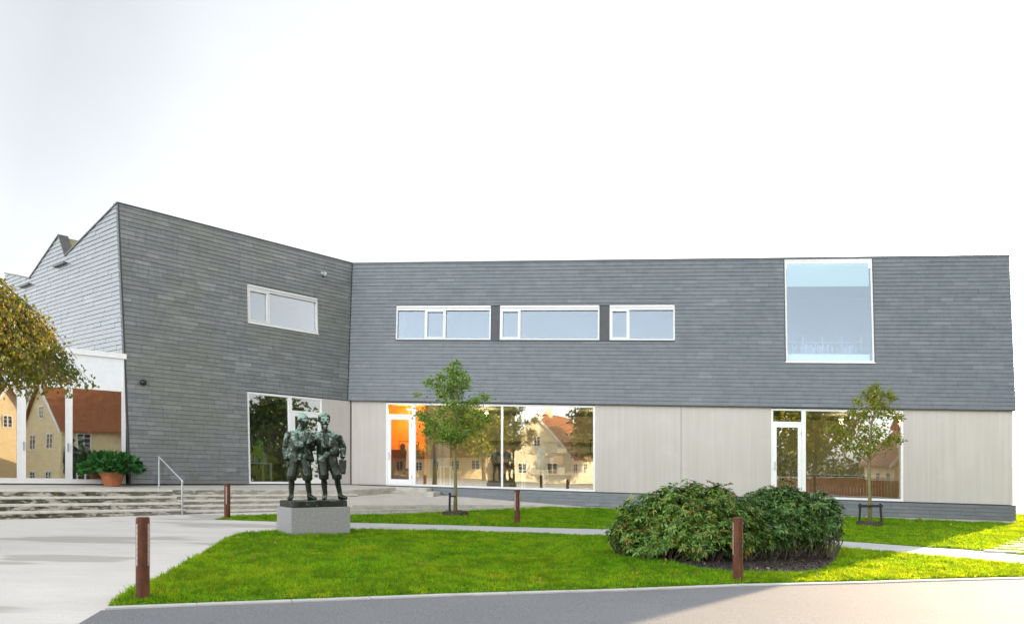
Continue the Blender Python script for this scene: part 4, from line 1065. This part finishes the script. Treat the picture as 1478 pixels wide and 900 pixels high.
# rhododendrons
def rhodo(cpx, cpy, lobes, label, leafm, seed, leaf=.12):
    """lobes: (px, py of the centre, half width, half height in px, depth shift)"""
    rng = np.random.default_rng(seed); X, Y, z = gpt(cpx, cpy); b = W(X, Y, z); s = F/Y
    t = thing('rhododendron_bush', label, 'bush', b, 'rhododendrons in the planting bed')
    bm = BM(); V = []
    for (lx, ly, hw, hh_, dy, n) in lobes:
        Yl = Y+dy; c = Vector(((lx-CX)/F*Yl, Yl, EYE+(HY-ly)/F*Yl)); rx, rz_ = hw/s, hh_/s; ry = rx*.62
        n = int(n*1.25); d = rng.normal(size=(n, 3)); d /= np.linalg.norm(d, axis=1, keepdims=True)
        d = d[d[:, 2] > -.75]
        ph = np.array([noise.noise(Vector(q)*2.6+Vector((seed, lx, 0))) for q in d]); ph2 = np.array([noise.noise(Vector(q)*6+Vector((seed, lx, 3))) for q in d])
        rr = (1+.34*ph+.24*ph2) * (1-.42*rng.uniform(0, 1, len(d))**2.5)
        p = np.array(c)+d*np.array([rx, ry, rz_])*rr[:, None] + np.array([0, 0, 1])*(rng.random((len(d), 1)) < .07)*rng.uniform(.04, .16, (len(d), 1))
        gl = b.z+.07+.10*np.sin(p[:, 0]*7)+.12*np.clip((b.y+.2-p[:, 1])/.9, 0, 1)+(.22 if seed == 32 else 0)*(p[:, 0] > c.x); keep = p[:, 2] > gl; d, p = d[keep], p[keep]
        axis = d*np.array([.8, .8, .7])+np.array([0, 0, .75])+rng.normal(size=d.shape)*.25; axis /= np.linalg.norm(axis, axis=1, keepdims=True)
        for k in range(len(p)):
            nl = rng.integers(7, 12); a = rng.uniform(0, 6.28)+np.arange(nl)*2.4
            ax = axis[k]; e1 = np.cross(ax, [0, 1, .3]); e1 /= np.linalg.norm(e1)+1e-9; e2 = np.cross(ax, e1)
            el = rng.uniform(-.35, .45, nl)
            dd = (np.cos(a)[:, None]*e1+np.sin(a)[:, None]*e2)*np.cos(el)[:, None]+ax*np.sin(el)[:, None]
            L = leaf*rng.uniform(.6, 1.15, (nl, 1)); sd_ = np.cross(dd, ax); sd_ /= np.linalg.norm(sd_, axis=1, keepdims=True)+1e-9
            up = np.cross(sd_, dd); c0 = p[k]
            V.append(np.stack([c0+dd*L*.05, c0+dd*L*.55+sd_*L*.14+up*L*.02, c0+dd*L-np.array([0, 0, .02]), c0+dd*L*.55-sd_*L*.14+up*L*.02], 1).reshape(-1, 3))
        for k in range(16):
            q = Vector(p[rng.integers(0, len(p))]); root = Vector((lerp(c.x, q.x, .25), lerp(c.y, q.y, .25), GG(c.x, c.y).z-.05))
            mid = root.lerp(q, .5)+Vector(rng.normal(size=3))*.08
            tube(bm, [root, mid, q], [.018, .012, .005], 5)
    obj('stems', bm, M_bark, t); obj('foliage', array_mesh('foliage', np.vstack(V), 4), leafm, t)
rhodo(975, 804, [(985, 757, 82, 48, .0, 900), (935, 768, 52, 38, -.1, 480), (1005, 730, 50, 32, .2, 420), (965, 725, 30, 24, .0, 160), (1040, 722, 26, 20, .1, 120), (925, 748, 26, 20, .1, 130), (897, 768, 20, 16, .0, 70), (1020, 775, 60, 42, -.5, 520), (915, 775, 34, 24, .1, 200), (960, 790, 52, 24, -.5, 260), (1070, 772, 34, 40, -.3, 260)],
      'broad rhododendron bush with some yellow leaves, left of the twin bushes', M_leaf_rhodo, 31)
rhodo(1135, 806, [(1130, 752, 62, 46, .2, 760), (1170, 745, 42, 34, .3, 380), (1102, 728, 28, 22, .3, 150), (1135, 722, 26, 18, .2, 130), (1190, 738, 24, 18, .2, 120), (1074, 744, 24, 26, -.1, 130), (1200, 756, 16, 18, .0, 60), (1108, 778, 40, 38, -.3, 360), (1180, 765, 30, 28, .2, 220)],
      'bluish green rhododendron bush with bare lower stems, right of the twin bushes', M_leaf_rhodo2, 32)

# bark chips on the bed
rng = np.random.default_rng(3); bx_ = np.array(bed); n = 4200
x = rng.uniform(bx_[:, 0].min(), bx_[:, 0].max(), n); y = rng.uniform(bx_[:, 1].min(), bx_[:, 1].max(), n); k = inpoly(x, y, bed)
cc = np.array([GG(a, b, .035) for a, b in zip(x[k], y[k])]); d = rng.normal(size=(len(cc), 3))*[1, 1, .35]
t = MT('bark_chips', .9); t.base(t.ramp(t.rnd(), [(0, (.008, .006, .005)), (.75, (.03, .02, .015)), (.95, (.1, .065, .045)), (1, (.3, .26, .2))]))
o = obj('bark_mulch', array_mesh('bark_mulch', leaves(cc, .05, rng, d*1.2, 0, .6), 4), t.m); tag(o, 'dark bark mulch under the rhododendrons', 'mulch', None, 'stuff')

# ------------------------------------------------------------------ grass
def grass(poly, dens, h, seed, name, label, excl=()):
    rng = np.random.default_rng(seed); P_ = np.array(poly)
    y0, y1 = P_[:, 1].min(), P_[:, 1].max(); x0, x1 = P_[:, 0].min(), min(P_[:, 0].max(), 22)
    n = int((x1-x0)*(y1-y0)*dens); x = rng.uniform(x0, x1, n); y = rng.uniform(y0, y1, n)
    k = inpoly(x, y, poly) & (np.abs(x/y) < .70)
    for e in excl: k &= ~inpoly(x, y, e)
    x, y = x[k], y[k]
    m = len(x)//11                                                     # gather most blades into tufts
    ti = rng.integers(0, m, len(x)); tf = rng.random(len(x)) < .72
    tx_, ty_ = x[:m][ti]+rng.normal(0, .022, len(x)), y[:m][ti]+rng.normal(0, .022, len(x))
    th = rng.uniform(.55, 1.45, m)[ti]
    x, y = np.where(tf, tx_, x), np.where(tf, ty_, y); th = np.where(tf, th, .7)
    # clumping
    cl = np.sin(x*2.1+np.sin(y*1.7)*1.5)*np.sin(y*2.6+np.sin(x*1.3)*1.7); hgt = h*1.08*th*(1+.30*cl)*rng.uniform(.55, 1.3, len(x))
    z = -EYE+.0105*(y-9) - SL*x + EYE + .014
    a = rng.uniform(0, 2*math.pi, len(x)); w = rng.uniform(.0035, .007, len(x))*(1+y/22); le = rng.normal(0, .5, (len(x), 2))*hgt[:, None]
    c, s = np.cos(a)*w, np.sin(a)*w
    V = np.stack([np.stack([x-c, y-s, z], 1), np.stack([x+c, y+s, z], 1), np.stack([x+le[:, 0], y+le[:, 1], z+hgt], 1)], 1)
    o = obj(name, array_mesh(name, V.reshape(-1, 3), 3), M_grass); tag(o, label, 'grass', None, 'stuff')
blk = [(bc.x+a*math.cos(TH)-b*math.sin(TH), bc.y+a*math.sin(TH)+b*math.cos(TH)) for a, b in ((-w_/2, -d_/2), (w_/2, -d_/2), (w_/2, d_/2), (-w_/2, d_/2))]
grass(lawn_near, 3600, .05, 1, 'near_grass', 'short green grass of the near lawn along the road', (bed, blk))
grass(lawn_far, 1700, .055, 2, 'far_grass', 'short green grass of the far lawn by the building', tuple(slab_polys))

rng = np.random.default_rng(14); pts = []
for (cx_, cy_, sp_, n) in ((tb1.x, tb1.y-.6, 1.6, 90), (tb2.x, tb2.y-.6, 1.6, 90), (-3, 14, 4.5, 70), (2, 13.5, 2.5, 60), (-9, 16, 3, 60)):
    for x, y in rng.normal(size=(n, 2))*[sp_, sp_*.55]+[cx_, cy_]: (pts.append(GG(x, y, .06)) if (inpoly(np.array([x]), np.array([y]), lawn_near)[0] or inpoly(np.array([x]), np.array([y]), lawn_far)[0]) else None)
o = obj('fallen_leaves', array_mesh('fallen_leaves', leaves(np.array(pts), .07, rng, rng.normal(size=(len(pts), 3))*[1, 1, .15], 0, .6), 4), leaf_mat('dry_leaf', [(0, (.3, .16, .03)), (.5, (.42, .3, .06)), (1, (.22, .09, .03))], .2)); tag(o, 'scattered dry yellow leaves lying on the lawn', 'leaves', None, 'stuff')
# ------------------------------------------------------------------ potted plant by the glass doors
pc = P0-LG*.62+Vector((LG.y, -LG.x))*.55
pp = thing('potted_plant', 'bushy green plant in a terracotta pot beside the glass doors', 'plant', TW(pc))
bm = BM(); lathe(bm, [(.22, 0), (.33, .34), (.37, .34), (.37, .42), (.33, .42), (.31, .36)], 28); obj('pot', bm, M_terra, pp, world_coords=False, smooth=False)
rng = np.random.default_rng(9); n = 950
d = rng.normal(size=(n, 3)); d /= np.linalg.norm(d, axis=1, keepdims=True); d[:, 2] = np.abs(d[:, 2])*1.0-.15
q = d*np.array([.82, .7, .48])*(1-.5*rng.uniform(0, 1, (n, 1))**2)+np.array([-.0, 0, .52])
V = leaves(q, .2, rng, d*1.2+np.array([0, 0, .1]), .35, .62)
obj('foliage', array_mesh('foliage', V, 4), M_leaf_pot, pp, world_coords=False)
bm = BM(); rr = random.Random(3)
for k in range(26):
    e = Vector(q[k*30]); tube(bm, [(rr.uniform(-.12, .12), rr.uniform(-.12, .12), .36), tuple(e)], [.012, .006], 5)
obj('stems', bm, M_leaf_pot, pp, world_coords=False)

# ------------------------------------------------------------------ shop displays behind the glass
M_cream = plain('cream_cloth', (.6, .56, .48), .85); M_blue = plain('blue_cloth', (.18, .32, .45), .85); M_greencloth = plain('green_cloth', (.25, .5, .12), .8)
M_darkcloth = plain('dark_cloth', (.04, .035, .03), .85); M_wood = plain('counter_wood', (.32, .15, .06), .6, 0, .25, 3)
def garment(bm, c, w, h, ax, dp=.1):
    c = Vector(c); ax = Vector(ax).normalized(); dn = Vector((-ax.y, ax.x, 0))
    prof = [(0, .10, .5), (.06, .42, .8), (.35, .38, 1), (.7, .45, 1), (1, .5, .9)]
    rings = []
    for t, k, kk in prof:
        z = c.z-h*t
        rings.append([bm.verts.new(Vector((c.x, c.y, z))+ax*w*k*math.cos(a)+dn*dp*.5*kk*math.sin(a)) for a in [i*math.pi/5 for i in range(10)]])
    for a, b in zip(rings, rings[1:]):
        for i in range(10): bm.faces.new((a[i], a[(i+1) % 10], b[(i+1) % 10], b[i]))
    bm.faces.new(rings[0]); bm.faces.new(list(reversed(rings[-1])))
def rack(pl, u0, u1, dep, items, label, group, along=True):
    t = thing('clothes_rack', label, 'clothes rack', pl.P(u0, FLOOR, -dep), group)
    bm = BM(); zt = FLOOR+1.75
    for u in (u0, u1):
        tube(bm, [pl.P(u, FLOOR, -dep), pl.P(u, zt, -dep)], .018, 6); tube(bm, [pl.P(u, FLOOR+.02, -dep+.25), pl.P(u, FLOOR+.02, -dep-.25)], .018, 6)
    tube(bm, [pl.P(u0, zt, -dep), pl.P(u1, zt, -dep)], .018, 6); obj('frame', bm, M_dark, t)
    for k, (m, h) in enumerate(items):
        u = u0+(u1-u0)*(k+.6)/(len(items)+.2)
        bm = BM(); ax = Vector((pl.d.x, pl.d.y, 0)); garment(bm, pl.P(u, zt-.08, -dep), (u1-u0)/len(items)*1.0, h, ax, .2); obj('garment', bm, m, t, smooth=True)
uA = ux(mainv, 606)
rack(mainv, uA, uA+1.0, 1.0, [(M_blue, .8), (M_cream, .9), (M_cream, .7)], 'clothes rack with pale blue and cream garments at left end of wide shop window', 'clothes racks in the shop')
rack(mainv, dr[0]+.2, dr[1]-.1, 1.1, [(M_darkcloth, 1.1), (M_cream, 1.0), (M_darkcloth, 1.15)], 'clothes rack with dark coats behind the glass of the orange lit door', 'clothes racks in the shop')
def table(pl, u0, u1, d0, d1, h, m, label, group, goods):
    ll = label; t = thing('display_table', label, 'table', pl.P((u0+u1)/2, FLOOR, -(d0+d1)/2), group)
    bm = BM(); pbox(bm, pl, u0, u1, FLOOR+h-.04, FLOOR+h, -d0, -d1); obj('tabletop', bm, m, t)
    for u in (u0+.04, u1-.04):
        for d in (d0+.04, d1-.04):
            bm = BM(); pbox(bm, pl, u-.03, u+.03, FLOOR, FLOOR+h-.04, -d+.03, -d-.03); obj('leg', bm, m, t)
    bm = BM(); rr = random.Random(int(u0*10)); u = u0+.1
    while u < u1-.3:
        w = rr.uniform(.15, .3); pbox(bm, pl, u, u+w, FLOOR+h+.001, FLOOR+h+rr.uniform(.1, .4), -d0-.1, -d0-.35); u += w+.08
    o = obj('goods_box', bm, plain('goods', (.5, .5, .46), .7), None); tag(o, goods, 'boxes', 'goods on the shop tables')
ub = ux(mainv, 640)
table(mainv, ux(mainv, 628), ux(mainv, 645), .7, 1.3, .8, M_white, 'small white table behind the left pane of the wide shop window', 'shop tables', 'pale boxes on the small white table by the clothes rack')
table(mainv, ux(mainv, 748), ux(mainv, 782), .8, 1.5, .75, M_white, 'white table behind the right pane of the wide shop window', 'shop tables', 'pale boxes on the white table beside the blue dress form')
def dress_form(pl, px, dep, m, label):
    u = ux(pl, px); t = thing('dress_form', label, 'dress form', pl.P(u, FLOOR, -dep), 'dress forms in the shop windows')
    bm = BM(); b = pl.P(u, FLOOR, -dep)
    lathe(bm, [(.16, .85), (.2, 1.0), (.15, 1.2), (.2, 1.4), (.19, 1.5), (.06, 1.58), (.055, 1.66)], 18, Matrix.Translation(b) @ Matrix.Diagonal((1, .65, 1, 1))); obj('torso', bm, m, t, smooth=True)
    bm = BM(); tube(bm, [b+Vector((0, 0, .03)), b+Vector((0, 0, .86))], .02, 8); lathe(bm, [(.2, 0), (.2, .025), (.03, .05)], 16, Matrix.Translation(b)); obj('stand', bm, M_dark, t)
dress_form(left, 387, .7, M_greencloth, 'dress form in a green top in the left wing window')
dress_form(mainv, 776, .9, M_blue, 'dress form in a blue top behind the right pane of the wide shop window')
dress_form(mainv, 743, 1.0, M_darkcloth, 'dress form in a dark top just right of the middle post of the shop window')
table(left, u358+.25, u358+1.25, .5, 1.1, .75, M_white, 'white display table in the left wing window', 'shop tables', 'pale boxes on the white table in the left wing window')
pic = thing('picture_frame', 'pair of small framed pictures hanging on the back wall of the shop', 'pictures', mainv.P(9.3, .9, -6.4))
for k in range(2):
    bm = BM(); pbox(bm, mainv, 9.0+k*.75, 9.6+k*.75, .6, 1.3, -6.49, -6.44); obj('frame', bm, M_dark, pic)
    bm = BM(); pbox(bm, mainv, 9.06+k*.75, 9.54+k*.75, .66, 1.24, -6.438, -6.436); obj('picture', bm, M_cream, pic)
sh = thing('wall_shelving', 'long shelves of goods along the back wall of the shop', 'shelves', mainv.P(8, FLOOR, -6.2))
bm = BM()
for k in range(4): pbox(bm, mainv, 4.5, 13.6, FLOOR+.5+.5*k, FLOOR+.53+.5*k, -5.9, -6.4)
obj('shelf', bm, M_wood, sh)
bm = BM(); rr = random.Random(8)
for k in range(3):
    u = 4.6
    while u < 13.3:
        w = rr.uniform(.15, .5)
        if rr.random() < .7: pbox(bm, mainv, u, u+w*.9, FLOOR+.531+.5*k, FLOOR+.53+.5*k+rr.uniform(.12, .38), -5.95, -6.3)
        u += w
t = MT('shelf_goods', .6); t.base(t.ramp(t.rnd(), [(0, (.7, .66, .55)), (.3, (.55, .3, .1)), (.55, (.2, .35, .4)), (.8, (.75, .72, .68)), (1, (.4, .1, .06))])); obj('goods', bm, t.m, sh)
ct = thing('shop_counter', 'brown wooden counter inside the window at the right end', 'counter', mainv.P(ux(mainv, 1230), FLOOR, -1.6))
bm = BM(); pbox(bm, mainv, ux(mainv, 1168), ux(mainv, 1296), FLOOR, FLOOR+.85, -1.5, -2.1); obj('body', bm, M_wood, ct)
bm = BM(); pbox(bm, mainv, ux(mainv, 1166), ux(mainv, 1298), FLOOR+.85, FLOOR+.9, -1.45, -2.15); obj('worktop', bm, M_cream, ct)

M_bulb = bpy.data.materials.new('lit_bulb'); M_bulb.use_nodes = True
_b = M_bulb.node_tree.nodes['Principled BSDF']; _b.inputs['Emission Color'].default_value = (1, .72, .4, 1); _b.inputs['Emission Strength'].default_value = 6
def spot_lamp(u, d, watt, label, group):
    c = mainv.P(u, EAVE-.07, -d); t = thing('ceiling_lamp', label, 'lamp', c, group)
    bm = BM(); lathe(bm, [(.09, -.16), (.10, -.15), (.10, -.03), (.03, 0)], 16); obj('housing', bm, M_white, t, world_coords=False)
    bm = BM(); lathe(bm, [(.05, -.185), (.075, -.162)], 14); obj('bulb', bm, M_bulb, t, world_coords=False)
    L = bpy.data.lights.new('lamp_light', 'POINT'); L.energy = watt; L.color = (1, .74, .42); L.shadow_soft_size = .08
    o = bpy.data.objects.new('lamp_light', L); C.objects.link(o); o.parent = t; o.location = (0, 0, -.3)
for u in (4.9, 7.2, 9.6, 11.6): spot_lamp(u, 2.6, 30, 'small lit ceiling lamp inside the shop behind the wide window', 'lit lamps on the shop ceiling')
spot_lamp((dr[0]+dr[1])/2, 1.3, 26, 'small lit ceiling lamp in the orange room behind the glazed door', 'lit lamp in the orange room')
for u in (19.0, 21.2): spot_lamp(u, 2.8, 20, 'small lit ceiling lamp behind the window at the right end', 'lit lamps in the right end room')
# ------------------------------------------------------------------ across the road, seen in the window reflections
def tile_mat():
    t = MT('orange_roof_tiles', .75)
    wv = t.n.new('ShaderNodeTexWave'); wv.inputs['Scale'].default_value = 1.6; wv.inputs['Distortion'].default_value = .4; t.l.new(t.tc.outputs['Object'], wv.inputs[0])
    c = t.mix(t.ramp(wv.outputs['Fac'], [(.3, 0.), (.8, .6)]), t.ramp(t.noise(2.5, 5), [(.3, (.34, .10, .035)), (.7, (.50, .19, .07))]), (.2, .06, .025)); t.base(c); t.bump(wv.outputs['Fac'], .5, .05); return t.m
M_tile = tile_mat(); M_yellow = plain('yellow_render', (.80, .64, .38), .8, 0, .06, 2); M_creamwall = plain('cream_render', (.80, .71, .52), .8, 0, .05, 2)
M_winglass = plain('dark_window_glass', (.03, .035, .04), .08, 0, .1)
def house(X, Y, ang, L, Wd, eave, ridge, wall, label, nwin=3, storeys=1):
    h = thing('yellow_house', label, 'house', GG(X, Y), 'houses across the road', ang); h.rotation_euler[2] = 0
    Mx = Matrix.Translation(GG(X, Y)) @ Matrix.Rotation(ang, 4, 'Z')
    bm = BM(); l, w = L/2, Wd/2
    prof = [(-w, -.6), (w, -.6), (w, eave), (0, ridge), (-w, eave)]
    a = [bm.verts.new(Mx @ Vector((-l, y, z))) for y, z in prof]; b = [bm.verts.new(Mx @ Vector((l, y, z))) for y, z in prof]
    bm.faces.new(list(reversed(a))); bm.faces.new(b)
    for i in range(5): bm.faces.new((a[i], a[(i+1) % 5], b[(i+1) % 5], b[i]))
    bmesh.ops.recalc_face_normals(bm, faces=bm.faces); obj('wall', bm, wall, h)
    bm = BM(); k = (ridge-eave)/w; o = .45
    for s in (-1, 1):
        p = [Vector((-l-.25, s*(w+o), eave-k*o+.02)), Vector((l+.25, s*(w+o), eave-k*o+.02)), Vector((l+.25, 0, ridge+.02)), Vector((-l-.25, 0, ridge+.02))]
        hexa(bm, [Mx @ q for q in p]+[Mx @ (q+Vector((0, 0, .16))) for q in p])
    bmesh.ops.recalc_face_normals(bm, faces=bm.faces); rf = obj('roof', bm, M_tile, h)
    bm = BM(); box(bm, -.35, .35, -.3, .3, ridge-.5, ridge+1.0, Mx @ Matrix.Translation((l*.35, 0, 0))); obj('chimney', bm, wall, rf)
    bm = BM()
    for e in (-1, 1):
        for s in (-1, 1):
            p = [Vector((e*(l+.27), s*(w+o), eave-k*o-.1)), Vector((e*(l+.32), s*(w+o), eave-k*o-.1)), Vector((e*(l+.32), 0, ridge-.1)), Vector((e*(l+.27), 0, ridge-.1))]
            hexa(bm, [Mx @ q for q in p]+[Mx @ (q+Vector((0, 0, .3))) for q in p])
    for s in (-1, 1): box(bm, -l-.2, l+.2, s*(w+.06)-.05, s*(w+.06)+.05, eave-.28, eave-.02, Mx)
    bmesh.ops.recalc_face_normals(bm, faces=bm.faces); obj('bargeboard', bm, M_white, h)
    def win(cx, face, zc, ww=1.1, hh=1.2):
        # face: (normal angle, distance)
        ax, dist = face; Q = Mx @ Matrix.Rotation(ax, 4, 'Z') @ Matrix.Translation((cx, -dist, zc))
        bm = BM(); f = .09
        box(bm, -ww/2, ww/2, -.05, .03, -hh/2, -hh/2+f, Q); box(bm, -ww/2, ww/2, -.05, .03, hh/2-f, hh/2, Q)
        box(bm, -ww/2, -ww/2+f, -.05, .03, -hh/2+f, hh/2-f, Q); box(bm, ww/2-f, ww/2, -.05, .03, -hh/2+f, hh/2-f, Q); box(bm, -.05, .05, -.045, .03, -hh/2+f, hh/2-f, Q)
        for zz in (-.17, .17): box(bm, -ww/2+f, ww/2-f, -.03, .02, zz*hh-.02, zz*hh+.02, Q)
        wf = obj('window', bm, M_white, h)
        bm = BM(); box(bm, -ww/2+f, ww/2-f, -.015, -.005, -hh/2+f, hh/2-f, Q); obj('pane', bm, M_winglass, wf)
    for st in range(storeys):
        zc = 1.55+2.7*st
        for ax in (0, math.pi):
            for i in range(nwin): win((i+.5)/nwin*L-l, (ax, w), zc)
        for ax in (math.pi/2, -math.pi/2):
            for cx in (-w*.45, w*.45): win(cx, (ax, l), zc)
    for ax in (math.pi/2, -math.pi/2): win(0, (ax, l), eave+(ridge-eave)*.35, .8, 1.0)
    return h
house(-13, -27, R(98), 9, 7.5, 2.9, 7.2, M_creamwall, 'cream gabled house across the road, reflected in the wide shop window')
house(-27, -32, R(8), 13, 8, 2.9, 7.0, M_yellow, 'long yellow house with orange roof, reflected behind the left young tree', 5)
house(-3, -44, R(5), 14, 8, 3.0, 7.4, M_yellow, 'far yellow house with orange roof behind the cream gabled house', 5)
house(23, -20, R(84), 10, 7.5, 3.0, 7.2, M_yellow, 'yellow gabled house reflected in the window at the right end', 3)
house(25.1, 2.1, R(34), 13, 7, 5.3, 8.8, M_yellow, 'tall yellow house reflected in the glass door beside the potted plant', 4, 2)
house(24.4, -11.4, R(108), 10, 7, 4.6, 9.0, M_yellow, 'yellow gabled house reflected in the leftmost glass doors', 3, 2)
def big_tree(X, Y, h, r, label, seed, leafm=M_leaf_dark):
    rng = np.random.default_rng(seed); b = GG(X, Y); t = thing('garden_tree', label, 'tree', b, 'trees across the road')
    bm = BM(); top = b+Vector((.2, 0, h*.75)); tube(bm, [b-Vector((0, 0, .2)), b.lerp(top, .4)+Vector((.1, 0, 0)), top], [.24, .17, .05], 9); V = []
    for k in range(60):
        d = rng.normal(size=3); d /= np.linalg.norm(d); p = Vector((b.x+d[0]*r*.8, b.y+d[1]*r*.8, b.z+h*.66+d[2]*h*.30))
        branchy(bm, b.lerp(top, rng.uniform(.4, .9)), p, .06, .012, rng, .1, 3)
        q = np.array(p)+rng.normal(size=(190, 3))*np.array([.36, .36, .28])*r*.6; V.append(leaves(q, .36, rng, None, .2, .6))
    obj('trunk', bm, M_bark, t); obj('crown', array_mesh('crown', np.vstack(V), 4), leafm, t)
big_tree(-19, -20, 10, 3.6, 'yellowing tree across the road left of the cream gabled house', 41, M_leaf_yellow); big_tree(-6, -17, 8.5, 2.6, 'slim dark tree across the road right of the cream gabled house', 42)
big_tree(13.5, -17, 12, 4.2, 'tall golden green tree reflected in the left half of the right end window', 43, M_leaf_yellow); big_tree(-28, -22, 11, 4, 'yellowing tree across the road at the far left of the houses', 44, M_leaf_yellow)
big_tree(34, 22, 11, 4, 'dark tree reflected in the left wing window', 45); big_tree(30, 13, 12, 4.2, 'tall dark tree beside the tall yellow house', 46)
big_tree(33, -8, 11, 4, 'broad tree between the two tall yellow houses', 47, M_leaf_yellow)
rng = np.random.default_rng(77); pts = []
for k in range(420):
    x = rng.uniform(-95, 95); y = -72+rng.normal()*3; hgt = rng.uniform(.8, 6.5)+1.5*math.sin(x*.21)
    pts.append(np.array(GG(x, y, max(hgt, .6)))+rng.normal(size=(60, 3))*[1.6, 1.2, 1.1])
tag(obj('distant_wood', array_mesh('distant_wood', leaves(np.vstack(pts), .8, rng, None, 0, .6), 4), M_leaf_dark), 'belt of dark trees far across the road behind the houses', 'trees', None, 'stuff')
fn = thing('wooden_fence', 'brown board fence with white rail reflected in the right end window', 'fence', GG(15, -10))
bm = BM(); bm2 = BM()
for k in range(60):
    x = 10+k*.22; b = GG(x, -10); box(bm, -.1, .1, -.015, .015, 0, 1.3, Matrix.Translation(b))
for x0_ in np.arange(10, 23, 2.2):
    b = GG(x0_, -10.05); box(bm2, -.05, .05, -.05, .05, 0, 1.5, Matrix.Translation(b))
a, b = GG(9.9, -9.95), GG(23.2, -9.95)
tube(bm2, [a+Vector((0, 0, 1.4)), b+Vector((0, 0, 1.4))], .05, 6)
obj('boards', bm, M_wood, fn); obj('rail', bm2, M_cream, fn)
